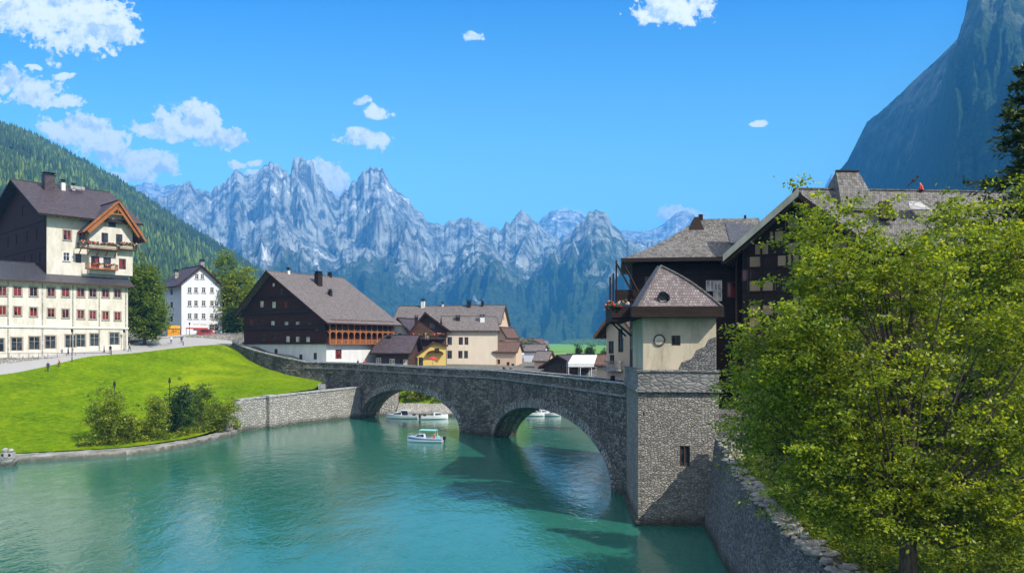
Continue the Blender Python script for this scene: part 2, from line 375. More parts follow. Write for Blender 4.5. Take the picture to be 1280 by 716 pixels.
def mrange(name,prof,Dc,Df,z0,mat,p=1.25,amp=.22,nu=500,nr=150,seed=1,gx=26.,jag=3,back=1.3,label=None,kind='structure',spur=None):
    px=np.linspace(prof[0][0],prof[-1][0],nu); t=np.linspace(0,back,nr)
    PX,T=np.meshgrid(px,t,indexing='ij')
    dc=interp(Dc,PX) if hasattr(Dc,'__len__') else np.full_like(PX,float(Dc)); df=interp(Df,PX) if hasattr(Df,'__len__') else np.full_like(PX,float(Df))
    r=df+(dc-df)*T
    py=interp(prof,PX)+ (fbm(PX/5.5,PX*0+seed*3.1,4,seed,.6)-.5)*2*jag
    zc=CZ+(HZ-py)*dc/F
    warp=(fbm(PX/60.,T*3,3,seed+5)-.5)*40
    g=ridged((PX+warp)/gx,T*3.2+PX/300.,5,seed+2)
    g2=ridged(((PX-640)*r/F)/700.+warp/30,r/760.+warp/60,8,seed+9,.52)
    body=np.where(T<1,np.clip(T,0,1)**p,1-(T-1)*2.2)
    env=np.clip(T,0,1)*np.clip(.985-T,0,1)*4
    h=z0+(zc-z0)*(body+amp*env*((g-.62)*.6+(g2-.6)*1.8))
    h=np.where(T>1,h+(g2-.6)*(zc-z0)*.1*np.clip((T-1)*5,0,1),h)
    if spur: h=h+spur[1]*(zc-z0)*np.clip(T*3,0,1)*np.clip((.97-T)*3,0,1)*np.exp(-np.abs(PX-(spur[0]+42*T+(fbm(T*5,T*0+2,3,2)-.5)*26))/spur[2])
    X=(PX-640)/F*r
    V=np.stack([X,r,h],-1).reshape(-1,3)
    i=np.arange(nu-1)[:,None]*nr+np.arange(nr-1)[None,:]
    Fc=np.stack([i,i+nr,i+nr+1,i+1],-1).reshape(-1,4)
    o=np_mesh(name,V,Fc,mat,smooth=False,kind=kind); return o,(PX,T,X,r,h)
mfar=m_mount('pale_limestone_far',150,soft=200)
mmain=m_mount('limestone_cliffs',360,soft=120)
mfront=m_mount('forested_limestone',430,soft=110,snow=.67)
mrange('mountain_range',[(120,262),(160,234),(185,226),(205,231),(225,228),(250,243),(300,262),(360,275)],7800,5000,0,mfar,seed=3,nu=160,nr=60,jag=4)
mrange('mountain_range',[(560,300),(600,285),(660,290),(680,268),(690,264),(705,262),(722,265),(735,272),(770,290),(790,289),(815,288),(832,278),(845,266),(857,262),(868,270),(885,282),(920,290),(1000,300),(1040,215),(1060,330)],7800,5000,0,mfar,seed=4,nu=360,nr=70,jag=4)
mrange('mountain_range',[(60,300),(120,275),(180,262),(200,246),(215,239),(228,228),(236,226),(246,236),(262,240),(275,232),(286,221),(296,213),(308,219),(318,214),(330,209),(343,203),(352,213),(362,218),(369,203),(377,198),(385,205),(395,217),(410,237),(424,246),(434,237),(444,226),(455,214),(468,208),(478,212),(486,225),(498,238),(512,252),(530,272),(548,281),(575,274),(600,276),(622,288),(637,276),(648,265),(656,265),(665,272),(678,285),(700,300),(740,305),(800,300),(860,302),(940,310)],
   5200,3000,0,mmain,seed=5,nu=1000,nr=230,jag=7,amp=.42,gx=30)
mrange('mountain_range',[(200,400),(240,352),(280,322),(315,285),(345,264),(362,276),(385,296),(420,318),(455,300),(490,312),(530,340),(560,338),(582,304),(598,292),(612,304),(630,322),(655,330),(680,318),(705,300),(722,280),(735,266),(746,260),(758,268),(770,286),(785,300),(810,318),(850,330),(900,345)],
   4200,2500,0,mfront,seed=8,nu=800,nr=200,jag=6,amp=.40,gx=24)
mflank=m_mount('shade_tone_forest_flank',2400,veg=((.006,.02,.012),(.018,.04,.018)),soft=60)  # the flank's shade is put into a darker forest colour
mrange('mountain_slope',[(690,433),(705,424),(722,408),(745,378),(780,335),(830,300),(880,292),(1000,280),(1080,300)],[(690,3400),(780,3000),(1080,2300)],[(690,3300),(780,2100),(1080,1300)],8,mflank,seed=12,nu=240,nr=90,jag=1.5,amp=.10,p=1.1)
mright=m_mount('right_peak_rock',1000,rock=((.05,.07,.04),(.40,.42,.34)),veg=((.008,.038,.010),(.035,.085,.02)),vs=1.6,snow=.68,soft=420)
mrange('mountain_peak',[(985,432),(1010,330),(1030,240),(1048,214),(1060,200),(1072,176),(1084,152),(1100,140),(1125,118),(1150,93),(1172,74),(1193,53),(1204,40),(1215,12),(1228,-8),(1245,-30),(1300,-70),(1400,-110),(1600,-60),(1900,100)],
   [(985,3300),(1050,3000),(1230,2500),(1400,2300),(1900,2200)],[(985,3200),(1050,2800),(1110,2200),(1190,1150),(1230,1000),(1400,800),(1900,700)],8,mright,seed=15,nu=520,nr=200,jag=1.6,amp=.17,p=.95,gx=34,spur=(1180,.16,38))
# forested hill on the left
mgrass=m_mount('hill_meadow',2500,veg=((.03,.055,.015),(.08,.13,.03)),soft=60,vs=2)
hill,(PX,T,HX,HY,HH)=mrange('forested_hill',[(-500,20),(-200,100),(0,158),(30,168),(60,182),(100,203),(140,224),(180,250),(230,284),(280,314),(325,343),(380,378),(430,408),(470,430)],[(-500,1150),(0,1500),(470,2000)],[(-500,300),(0,400),(230,520),(330,760),(470,1750)],12,mgrass,seed=21,nu=300,nr=120,jag=.8,amp=.10,gx=60,p=1.05)
def forest(n,seed):
    rs=np.random.RandomState(seed); X=HX.ravel();Y=HY.ravel();Z=HH.ravel()
    ok=np.where((PX.ravel()>-60)&(PX.ravel()<440)&(T.ravel()>.03)&(T.ravel()<1.03)&(fbm(X/160.,Y/160.,3,4)>.36))[0]
    pr=(Y[ok]/1500.)**1.4; idx=rs.choice(ok,n,p=pr/pr.sum())
    nr=HX.shape[1]
    bx=X[idx]+rs.uniform(-1,1,n)*8; by=Y[idx]+rs.uniform(-1,1,n)*12; bz=Z[idx]-3
    # gradient-corrected height is close enough at this distance
    h=rs.uniform(8,19,n)*(.5+.5*np.minimum(1,by/1100)); rr=h*rs.uniform(.17,.26,n)
    prof=[(0,.05),(.12,1.),(.45,.55),(.42,.75),(.75,.28),(1,.0)]
    prof=[(.02,.9),(.5,.55),(1,0)]
    k=6; V=[];
    a=np.arange(k)/k*2*np.pi
    off=rs.uniform(0,6.28,n)
    for (f,w_) in prof[:-1]:
        jit=rs.uniform(.7,1.25,(n,k))
        vx=bx[:,None]+np.cos(a+off[:,None])*rr[:,None]*w_*jit; vy=by[:,None]+np.sin(a+off[:,None])*rr[:,None]*w_*jit; vz=np.repeat((bz+h*f)[:,None],k,1)
        V.append(np.stack([vx,vy,vz],-1))
    tip=np.stack([bx,by,bz+h],-1)[:,None,:]
    V=np.concatenate(V+[tip],1); nvp=V.shape[1]
    fs=[]
    for j in range(k): fs.append((j,(j+1)%k,k+(j+1)%k)); fs.append((j,k+(j+1)%k,k+j)); fs.append((k+j,k+(j+1)%k,2*k))
    fs=np.array(fs); Fc=(np.arange(n)[:,None,None]*nvp+fs[None]).reshape(-1,3)
    return V.reshape(-1,3),Fc
mfir=m_leaf('forest_canopy',(.010,.036,.008),(.04,.09,.014),(.15,.22,.03),.1,.8,1/170,.85)
Vf,Ff=forest(34000,3)
np_mesh('forest',Vf,Ff,mfir,kind='stuff',label='dark conifer forest covering the left hillside',cat='forest')
# ================================================================== water
def m_water():
    t=NT('river_water')
    P=t.mapping('Pos')
    dist=t.noise(t.mapping('Pos',(1,1,1)),.035,3,.5)
    a=t.noise(t.mapping('Pos',(1.,.55,1),(0,0,R(18))),.75,4,.6,.6)
    b=t.noise(t.mapping('Pos',(1.,.6,1),(0,0,R(-25))),2.6,3,.6,.4)
    c=t.noise(t.mapping('Pos',(1.,.35,1)),.16,2,.5,.5)
    amp=t.ramp(dist,[(.35,.35),(.65,1)])
    h=t.math('ADD',t.math('MULTIPLY',a,.75),t.math('ADD',t.math('MULTIPLY',b,.22),t.math('MULTIPLY',c,.8)))
    h=t.math('MULTIPLY',h,amp)
    col=t.mix(t.noise(P,.03,4,.6),(.012,.103,.056),(.028,.168,.13))
    t.bsdf(col,.06,t.bump(h,.75,.17),IOR=1.5); return t.mat
M['water']=m_water()
MB().poly([(-400,-120,0),(120,-120,0),(120,230,0),(-400,230,0)]).build('river',M['water'],kind='structure')
# ================================================================== terrain
def m_grass(name,c1,c2,c3,sc_=1.):
    t=NT(name); P=t.mapping('Pos')
    a=t.noise(P,.12*sc_,6,.65); b=t.noise(P,1.3*sc_,5,.7); c=t.noise(P,9*sc_,3,.6)
    col=t.mix(t.ramp(a,[(.35,0),(.65,1)]),c1,c2); col=t.mix(t.math('MULTIPLY',t.ramp(b,[(.45,0),(.7,1)]),.6),col,c3)
    col=t.mix(.5,col,t.ramp(c,[(.3,.45),(.7,1)]),'MULTIPLY')
    cl=t.noise(P,1.1*sc_,6,.8)
    col=t.mix(.6,col,t.ramp(cl,[(.36,.4),(.6,1.1)]),'MULTIPLY')
    wr=t.noise(t.mapping('Pos',(1,1,1),(0,0,.6)),.045*sc_,5,.7,.8)
    col=t.mix(t.math('MULTIPLY',t.ramp(wr,[(.5,0),(.68,1)]),.55),col,c3)
    t.bsdf(col,.95,t.bump(t.math('ADD',t.math('ADD',b,c),cl),1,.3),**{'Specular IOR Level':.05}); return t.mat
M['grass']=m_grass('lawn_grass',(.12,.27,.0),(.25,.42,.0),(.46,.52,.012))
M['earth']=m_grass('village_ground',(.20,.19,.16),(.28,.26,.23),(.16,.18,.10),.5)
M['valley']=m_grass('valley_meadow',(.03,.07,.02),(.07,.12,.03),(.02,.05,.02),.012)
M['field']=m_grass('mown_field',(.16,.34,.05),(.22,.42,.07),(.20,.36,.06),.03)
def loft(name,curves,sub,mat,kind='structure',noise=0,nscale=.2,**k):
    """surface through curves of equal point counts, subdivided sub times along the curve and across"""
    C=[np.array(c,dtype=float) for c in curves]
    def res(c,n):
        s=np.linspace(0,len(c)-1,n); i=np.clip(s.astype(int),0,len(c)-2); f=(s-i)[:,None]
        p0=c[np.clip(i-1,0,len(c)-1)];p1=c[i];p2=c[i+1];p3=c[np.clip(i+2,0,len(c)-1)]
        return .5*((2*p1)+(-p0+p2)*f+(2*p0-5*p1+4*p2-p3)*f**2+(-p0+3*p1-3*p2+p3)*f**3)
    n=(len(C[0])-1)*sub[0]+1; C=np.stack([res(c,n) for c in C]); m=(len(C)-1)*sub[1]+1
    G=np.stack([res(C[:,j],m) for j in range(n)],1)
    if noise:
        e=np.ones(G.shape[:2]); e[0]=0;e[-1]=0;e[:,0]=0;e[:,-1]=0
        G[...,2]+=(fbm(G[...,0]*nscale,G[...,1]*nscale,4,3)-.5)*noise*e
    i=np.arange(m-1)[:,None]*n+np.arange(n-1)[None,:]
    Fc=np.stack([i,i+1,i+n+1,i+n],-1).reshape(-1,4)
    return np_mesh(name,G.reshape(-1,3),Fc,mat,smooth=True,kind=kind,**k),G
# lawn: from the bank ledge (bottom) to the street edge (top)
bank=[W(-400,84,z=.75),W(-80,94,z=.75),W(0,98,z=.75),W(75,101,z=.75),W(150,104.5,z=.75),W(205,110,z=.8),W(250,117.5,z=.9),W(282,127,z=1.6),W(300,133,z=4.4),W(330,139.8,z=5.0),W(362,147,z=5.4),W(393,154.3,z=5.7)]
mid=[W(-400,100,z=4.5),W(-80,114,z=4.9),W(0,118,z=4.9),W(75,124,z=5.2),W(140,132,z=5.6),W(190,138,z=6.1),W(232,146,z=6.9),W(265,153,z=7.4),W(298,158,z=7.5),W(330,160,z=7.2),W(362,160,z=6.7),W(400,159,z=6.3)]
top=[W(-400,118,z=8.2),W(-80,130,z=8.9),W(0,136,z=9.1),W(55,144,z=10.2),W(110,153,z=11.9),W(165,162,z=12.5),W(215,172,z=13.4),W(255,180,z=14.1),W(288,186,z=14.0),W(320,180.5,z=10.9),W(352,172.5,z=8.6),W(404,164.8,z=6.6)]
lawn,_=loft('lawn',[bank,mid,top],(8,14),M['grass'],noise=.5,nscale=.12)
# street between lawn and houses, then the ramp down to the bridge
stB=[p+Vector((.0,0,.0)) for p in top[:9]]
stT=[W(-400,132,z=9.9),W(-80,141,z=10.7),W(0,147,z=11.0),W(45,152,z=11.9),W(90,158,z=12.7),W(140,166,z=13.6),W(205,190,z=16.2),W(262,204,z=17.0),W(298,203,z=16.2)]
street,_=loft('street',[stB,stT],(8,8),M['paving'],noise=.05)
# village terrain behind
CP=[(-98,146,11.2),(-80,165,13.4),(-85,205,16.8),(-72,207,16.6),(-60.7,182.4,14.2),(-55,172,12.4),(-39,166,10.2),(-29,182,9.7),(0,170,9.0),(60,200,9.0),(-125,170,15),(-150,230,26),(-100,260,22),(-60,240,14),(0,260,9),(0,400,9),(140,400,9),(-130,400,24),(-200,300,40),(-220,200,30),(-300,140,20),(-160,130,9.5),(30,110,9.),(60,75,9.5),(90,140,9.5),(120,300,9),(-40,500,9),(200,600,9),(-200,700,16),(-20,330,9),(60,320,9),(20,240,9),(60,500,9),(100,700,9),(0,800,9),(300,400,9),(400,800,9),(3000,500,9),(-30,400,9.2),(-60,320,12)]
cpa=np.array(CP,dtype=float)
def gz(x,y):
    x=np.asarray(x,dtype=float); y=np.asarray(y,dtype=float)
    d=(x[...,None]-cpa[:,0])**2+(y[...,None]-cpa[:,1])**2+4
    w_=d**-1.6; return (w_*cpa[:,2]).sum(-1)/w_.sum(-1)
def gridpatch(name,poly,mat,nx=60,ny=40,dz=0,lo=None,hi=None,kind='structure',noise=0):
    pass
# terrain sheet in rows of y; left boundary and right boundary follow the street and the quay
rows=[]
ys=np.concatenate([np.linspace(141,260,50),np.geomspace(265,900,40)])
def leftx(y): return -700.
V=[];ns=90
pol=np.array([(-400/1,0)])
def start_x(y):
    # line behind the street / bridge head; terrain exists only on its far side
    return None
edge=[(-420,132),(-104,141),(-94,147),(-90.4,152),(-86.9,158),(-83,166),(-82.6,190),(-77.1,204),(-69.4,203),(-64,190),(-58,179),(-48,171),(-40,168.5),(-33,166.5),(90,166.5),(400,166.5)]
ex=np.array([e[0] for e in edge]); ey=np.array([e[1] for e in edge])
xs=np.concatenate([-np.geomspace(4000,430,12),np.linspace(-420,-125,16),np.linspace(-120,60,100),np.linspace(64,400,20),np.geomspace(430,4000,14)])
y0=np.interp(xs,ex,ey)
S=np.concatenate([np.linspace(0,.12,40),np.linspace(.13,1,36)])
X=np.repeat(xs[:,None],len(S),1); Y=y0[:,None]+(900-y0[:,None])*S[None]
Z=gz(X,Y)-.25
i=np.arange(len(xs)-1)[:,None]*len(S)+np.arange(len(S)-1)[None]
np_mesh('terrain',np.stack([X,Y,Z],-1).reshape(-1,3),np.stack([i,i+len(S),i+len(S)+1,i+1],-1).reshape(-1,4),M['earth'],smooth=True,kind='structure')
# valley floor to the feet of the mountains, and ground all round
vz=lambda y: 8.6+(y-900)*.0063
MB().poly([(-9000,900,8.6),(9000,900,8.6),(9000,9500,vz(9500)),(-9000,9500,vz(9500))]).build('valley_floor',M['valley'],kind='structure')
g=MB()
g.poly([(-9000,-3000,-1.2),(9000,-3000,-1.2),(9000,900,-1.2),(-9000,900,-1.2)]).build('ground',M['valley'],kind='structure')
# light green field on the valley floor
fd=MB(); fp=[(20,760),(150,700),(330,900),(420,1500),(300,2300),(60,2400),(10,1400)]
fd.poly([(x,y,(gz(x,y)+.3 if y<900 else 8.9)) for x,y in fp])
fv=lambda y: 9.4 if y<900 else vz(y)+.5
fm=MB()
fr_=[(330,8,30),(420,13,60),(880,24,118),(1500,42,190),(2300,60,280),(2750,150,250)]
for (y0,a0,b0),(y1,a1,b1) in zip(fr_,fr_[1:]): fm.poly([(a0,y0,fv(y0)),(b0,y0,fv(y0)),(b1,y1,fv(y1)),(a1,y1,fv(y1))])
fm.build('field',M['field'],kind='structure')
# far quay behind the bridge
MB().box(-33,200,165,166.5,-2,9.15).build('embankment',M['cut'],kind='structure')
MB().box(22,23.5,70,165,-2,9.6).build('embankment',M['cut'],kind='structure')
MB().poly([(23.5,64,9.5),(900,40,14),(900,167,14),(23.5,167,9.5)]).build('terrain',M['earth'],kind='structure')
# bank ledge along the lawn
lg=MB(); bo=[W(-400,80,z=0),W(-80,91,z=0),W(0,95,z=0),W(75,98,z=0),W(150,101.3,z=0),W(205,106.5,z=0),W(250,114,z=0),W(283,122.5,z=0),W(297,126.6,z=0)]
bi=bank[:8]+[W(297,129.2,z=1.7)]
def dense(c,n=8):
    c=[Vector(p) for p in c]; out=[]
    for k in range(len(c)-1):
        p0=c[max(k-1,0)];p1=c[k];p2=c[k+1];p3=c[min(k+2,len(c)-1)]
        for j in range(n):
            f=j/n; out.append(.5*((2*p1)+(-p0+p2)*f+(2*p0-5*p1+4*p2-p3)*f*f+(-p0+3*p1-3*p2+p3)*f**3))
    return out+[c[-1]]
bo=dense(bo);bi=dense(bi)
for k in range(len(bo)-1):
    a,b=bo[k],bo[k+1]; c,d=bi[k+1],bi[k]
    z1=.62+random.uniform(-.03,.03)
    A=Vector((a.x,a.y,z1));B=Vector((b.x,b.y,z1)); Cc=Vector((c.x,c.y+.3,z1+.02));Dd=Vector((d.x,d.y+.3,z1+.02))
    lg.poly([A,B,Cc,Dd]); lg.poly([(a.x+.1,a.y-.1,-1.5),(b.x+.1,b.y-.1,-1.5),B,A])
lg.build('bank_ledge',M['ledge'],kind='structure')

# ================================================================== strip walls
def wallstrip(name,line,zb,zt,th,mat,parent=None,capm=None,capt=.25,capo=.12,side=1,**k):
    """wall following a polyline: line=[(x,y)], zb/zt lists; th thickness towards the left of travel*side"""
    n=len(line); mb=MB(); cp=MB(); P=[Vector((x,y,0)) for x,y in line]; N=[]
    for i in range(n):
        d=(P[min(i+1,n-1)]-P[max(i-1,0)]).normalized(); N.append(Vector((-d.y,d.x,0))*side)
    s=0
    for i in range(n-1):
        a,b=P[i],P[i+1]; a2=a+N[i]*th; b2=b+N[i+1]*th; L=(b-a).length
        def q(p,z): return (p.x,p.y,z)
        uv=[(s,zb[i]),(s+L,zb[i+1]),(s+L,zt[i+1]),(s,zt[i])]
        mb.poly([q(a,zb[i]),q(b,zb[i+1]),q(b,zt[i+1]),q(a,zt[i])],0,uv)
        mb.poly([q(b2,zb[i+1]),q(a2,zb[i]),q(a2,zt[i]),q(b2,zt[i+1])],0,[uv[1],uv[0],uv[3],uv[2]])
        mb.poly([q(a,zt[i]),q(b,zt[i+1]),q(b2,zt[i+1]),q(a2,zt[i])],0,[(s,0),(s+L,0),(s+L,th),(s,th)])
        if i==0: mb.poly([q(a2,zb[0]),q(a,zb[0]),q(a,zt[0]),q(a2,zt[0])])
        if i==n-2: mb.poly([q(b,zb[-1]),q(b2,zb[-1]),q(b2,zt[-1]),q(b,zt[-1])])
        if capm:
            o=capo; a3=a-N[i]*o; b3=b-N[i+1]*o; a4=a2+N[i]*o; b4=b2+N[i+1]*o; e=.003
            z0a,z0b=zt[i]+e,zt[i+1]+e; z1a,z1b=zt[i]+capt,zt[i+1]+capt
            cp.poly([q(a3,z0a),q(b3,z0b),q(b3,z1b),q(a3,z1a)],0,[(s,0),(s+L,0),(s+L,capt),(s,capt)])
            cp.poly([q(b4,z0b),q(a4,z0a),q(a4,z1a),q(b4,z1b)],0,[(s,0),(s+L,0),(s+L,capt),(s,capt)])
            cp.poly([q(a3,z1a),q(b3,z1b),q(b4,z1b),q(a4,z1a)],0,[(s,0),(s+L,0),(s+L,th),(s,th)])
            cp.poly([q(a3,z0a),q(a4,z0a),q(b4,z0b),q(b3,z0b)],0)
            if i==0: cp.poly([q(a4,z0a),q(a3,z0a),q(a3,z1a),q(a4,z1a)])
            if i==n-2: cp.poly([q(b3,z0b),q(b4,z0b),q(b4,z1b),q(b3,z1b)])
        s+=L
    o=mb.build(name,mat,parent,**k)
    if capm: cp.build('coping',capm,o if parent is None else parent)
    return o

# ================================================================== bridge
ctrl=[Vector(p) for p in ((11.8,67.5,0),(10.2,74.5,0),(6.2,92,0),(1.6,109,0),(-2.8,122.5,0),(-8.4,129,0),(-18,141.5,0),(-29.2,156.3,0),(-36.4,162.6,0),(-43.2,166.2,0))]
cen=dense(ctrl,24); S=[0]
for a,b in zip(cen,cen[1:]): S.append(S[-1]+(b-a).length)
S=np.array(S); CX=np.array([p.x for p in cen]); CY=np.array([p.y for p in cen])
def bp(s,off=0):
    """near-face point of the bridge at arc length s; off>0 is towards the far side"""
    x=np.interp(s,S,CX); y=np.interp(s,S,CY); e=1.5
    dx=np.interp(s+e,S,CX)-np.interp(s-e,S,CX); dy=np.interp(s+e,S,CY)-np.interp(s-e,S,CY); l=math.hypot(dx,dy)
    return x+dy/l*off, y-dx/l*off
def sof(ix): return S[ix*24]
BW=3.9; s1=sof(1); s4=sof(4); s5=sof(5); s7=sof(7); send=S[-1]
A2=(s1+2.6,s4,6.0); A1=(s5,s7+.2,6.1)                      # arch (start,end,rise)
def soff(s):
    for a,b,r in (A2,A1):
        if a<s<b:
            t=(s-(a+b)/2)/((b-a)/2); return r*math.sqrt(max(0,1-abs(t)**2.15))
    return -2.5
ztop=lambda s: 9.72-.42*math.sin(math.pi*min(1,s/send))
ss=[]; 
for k in range(0,int(send/.5)+1): ss.append(k*.5)
for a,b,_ in (A2,A1):
    ss+= [a+.001,a-.001,b-.001,b+.001]+[a+(b-a)*(.5-.5*math.cos(math.pi*j/60)) for j in range(1,60)]
ss+= [send]; ss=sorted(set(x for x in ss if 0<=x<=send))
br=thing('stone_bridge','old grey rubble stone bridge with two wide arches across the green river','bridge',(bp(s4)[0],bp(s4)[1],0))
O=Vector((bp(s4)[0],bp(s4)[1],0))
def L(p): return (p[0]-O.x,p[1]-O.y,p[2])
bm_=MB()
for a,b in zip(ss,ss[1:]):
    za,zb=soff(a),soff(b); ta,tb=ztop(a),ztop(b)
    n0,n1=bp(a),bp(b); f0,f1=bp(a,BW),bp(b,BW)
    bm_.poly([L((*n1,zb)),L((*n0,za)),L((*n0,ta)),L((*n1,tb))],0,[(b,zb),(a,za),(a,ta),(b,tb)])
    bm_.poly([L((*f0,za)),L((*f1,zb)),L((*f1,tb)),L((*f0,ta))],0,[(a,za),(b,zb),(b,tb),(a,ta)])
    if max(za,zb)>-2: bm_.poly([L((*n0,za)),L((*n1,zb)),L((*f1,zb)),L((*f0,za))],0,[(a*1.0+za,0),(b+zb,0),(b+zb,BW),(a+za,BW)])
bm_.build('spandrel_wall',M['bridge'],br)
dk=MB()
for a,b in zip(ss,ss[1:]):
    if b-a<.01: continue
    n0,n1=bp(a,.4),bp(b,.4); f0,f1=bp(a,BW-.4),bp(b,BW-.4)
    dk.poly([L((*n0,ztop(a)-.12)),L((*f0,ztop(a)-.12)),L((*f1,ztop(b)-.12)),L((*n1,ztop(b)-.12))][::-1])
dk.build('deck',M['paving'],br)
rings=[]
for a,b,r in (A2,A1):
    rg=MB(); n=72; arc=0
    for k in range(n):
        th0=math.pi*k/n; th1=math.pi*(k+1)/n
        def pt(th,e,off):
            c=math.cos(th); sn=math.sin(th); hw=(b-a)/2
            s_=(a+b)/2-(hw+e*.95)*math.copysign(abs(c)**(2/2.15),c); z=(r+e)*abs(sn)**(2/2.15)
            return (s_,z,off)
        def P3(t): x,y=bp(t[0],t[2]); return L((x,y,t[1]))
        i0,i1=pt(th0,0,-.09),pt(th1,0,-.09); o0,o1=pt(th0,1.15,-.09),pt(th1,1.15,-.09)
        ds=math.hypot(i1[0]-i0[0],i1[1]-i0[1])
        uv=[(arc,0),(arc+ds,0),(arc+ds,1.15),(arc,1.15)]
        rg.poly([P3(i1),P3(i0),P3(o0),P3(o1)],0,[uv[1],uv[0],uv[3],uv[2]])
        j0,j1=pt(th0,0,.02),pt(th1,0,.02); p0,p1=pt(th0,1.15,.02),pt(th1,1.15,.02)
        rg.poly([P3(i0),P3(i1),P3(j1),P3(j0)],0,[(arc,0),(arc+ds,0),(arc+ds,.1),(arc,.1)])
        rg.poly([P3(o1),P3(o0),P3(p0),P3(p1)],0,[(arc,0),(arc+ds,0),(arc+ds,.1),(arc,.1)]); arc+=ds
    rg.build('arch_ring',M['voussoir'],br)
def bstrip(name,s0,s1_,off,th,z0,z1,mat,step=1.2,parent=br,dz=0):
    n=max(2,int((s1_-s0)/step)); mb=MB()
    for k in range(n):
        a=s0+(s1_-s0)*k/n; b=s0+(s1_-s0)*(k+1)/n
        p=[bp(a,off),bp(b,off),bp(b,off+th),bp(a,off+th)]; A,B=ztop(a),ztop(b)
        lo=[A+z0,B+z0,B+z0,A+z0]; hi=[A+z1,B+z1,B+z1,A+z1]
        V=[L((*q_,z)) for q_,z in zip(p,lo)]+[L((*q_,z)) for q_,z in zip(p,hi)]
        mb.poly([V[0],V[1],V[5],V[4]][::-1],0,[(a,z0),(b,z0),(b,z1),(a,z1)][::-1]); mb.poly([V[2],V[3],V[7],V[6]][::-1],0,[(b,z0),(a,z0),(a,z1),(b,z1)][::-1])
        mb.poly([V[4],V[5],V[6],V[7]][::-1],0,[(a,0),(b,0),(b,th),(a,th)][::-1]); mb.poly([V[0],V[3],V[2],V[1]][::-1],0,[(a,0),(a,th),(b,th),(b,0)])
        if k==0: mb.poly([V[0],V[3],V[7],V[4]])
        if k==n-1: mb.poly([V[1],V[2],V[6],V[5]])
    return mb.build(name,mat,parent)
bstrip('parapet',0,send,.0,.4,.003,.82,M['bridge'])
bstrip('parapet',0,send,BW-.4,.4,.003,.82,M['bridge'])
bstrip('coping',0,send,-.1,.6,.825,.96,M['cap'],1.2)
bstrip('coping',0,send,BW-.5,.6,.825,.96,M['cap'],1.2)
bstrip('string_course',0,send,-.14,.14,-.38,-.12,M['cut'],1.2)
# pier cutwater between the arches
pc=MB(); sm=(s4+s5)/2
q0=bp(s4+.3); q1=bp(s5-.3); qm=bp(sm,-1.0)
for z0,z1,k0,k1 in ((-2,3.2,1,1),(3.2,5.6,1,.02)):
    def K(q_,k): return (bp(sm)[0]+(q_[0]-bp(sm)[0])*1,bp(sm)[1]+(q_[1]-bp(sm)[1])*1)
    m0=(bp(sm)[0]+(qm[0]-bp(sm)[0])*k0,bp(sm)[1]+(qm[1]-bp(sm)[1])*k0); m1=(bp(sm)[0]+(qm[0]-bp(sm)[0])*k1,bp(sm)[1]+(qm[1]-bp(sm)[1])*k1)
    pc.poly([L((*q0,z0)),L((*m0,z0)),L((*m1,z1)),L((*q0,z1))][::-1]); pc.poly([L((*m0,z0)),L((*q1,z0)),L((*q1,z1)),L((*m1,z1))][::-1])
pc.build('cutwater',M['bridge'],br)

# ================================================================== left retaining wall of the ramp, quay wall, stub wall
rl=[Vector(p) for p in ((-43.2,166.2,0),(-49,169.5,0),(-55.5,175,0),(-61,181,0),(-65.2,186.5,0))]
rl=dense(rl,5); n=len(rl)
rz=[10.55+(14.9-10.55)*(k/(n-1))**1.1 for k in range(n)]
wallstrip('retaining_wall',[(p.x,p.y) for p in rl],[3]*n,rz,.45,M['bridge'],capm=M['cap'],side=-1,label='curved stone retaining wall and parapet below the dark timber house',cat='wall')
n_=8
MB().poly([]) 
rm=MB()
inner=[(-38,171.5),(-43,172.2),(-48,176.5),(-54,183),(-58,190)]
ra=[(rl[int(k*(n-1)/4)].x+.3,rl[int(k*(n-1)/4)].y+.3) for k in range(5)]
loft('street',[[Vector((x,y,z)) for (x,y),z in zip(ra,(9.8,10.6,11.6,12.9,13.9))],[Vector((x,y,z)) for (x,y),z in zip(inner,(9.8,10.6,11.8,13.2,14.2))]],(4,4),M['paving'])
qa=[(-44.6,131),(-41.4,136.5),(-37.8,143),(-33.8,150),(-29.6,156.8)]
ql=dense([Vector((x,y,0)) for x,y in qa],5)
n=len(ql); zt=[5.0+.8*k/(n-1) for k in range(n)]
wallstrip('quay_wall',[(p.x,p.y) for p in ql],[-2]*n,zt,1.2,M['quay'],capm=M['cap'],capt=.22,capo=.15,side=1,label='pale cobbled river wall between the lawn and the bridge',cat='wall')
# square buttress on the quay wall, parapet groove and gate post
bt=thing('wall_buttress','square stone buttress projecting from the pale river wall','buttress',(-41.7,136.2,0),R(-30))
MB().box(-.9,.9,-.3,1.6,-2,5.3).build('shaft',M['quay'],bt)
MB().box(-1.05,1.05,-.45,1.9,5.3,5.6).build('cap',M['cap'],bt)
sw=dense([Vector((x,y,0)) for x,y in ((-44.9,125.2),(-44.2,128),(-43.2,132),(-41.7,135.8))],4); n=len(sw)
wallstrip('rubble_wall',[(p.x,p.y) for p in sw],[-1]*n,[1.0+4.0*min(1,(k/(n-1))*2.2)**.7 for k in range(n)],.9,M['quay'],side=1,label='low sloping rubble wall end beside the lawn bushes',cat='wall')
# iron railing stub beside the quay wall
ra_=thing('iron_railing','short white iron railing at the top end of the river wall','railing',(-35.2,150.5,5.7),R(120))
r_=MB()
for k in range(6): r_.tube([(k*.8,0,0),(k*.8,0,1.)],.05,5)
r_.tube([(0,0,1.),(4,0,1.)],.05,5); r_.tube([(0,0,.5),(4,0,.5)],.04,5); r_.build('rail_frame',M['frame'],ra_)

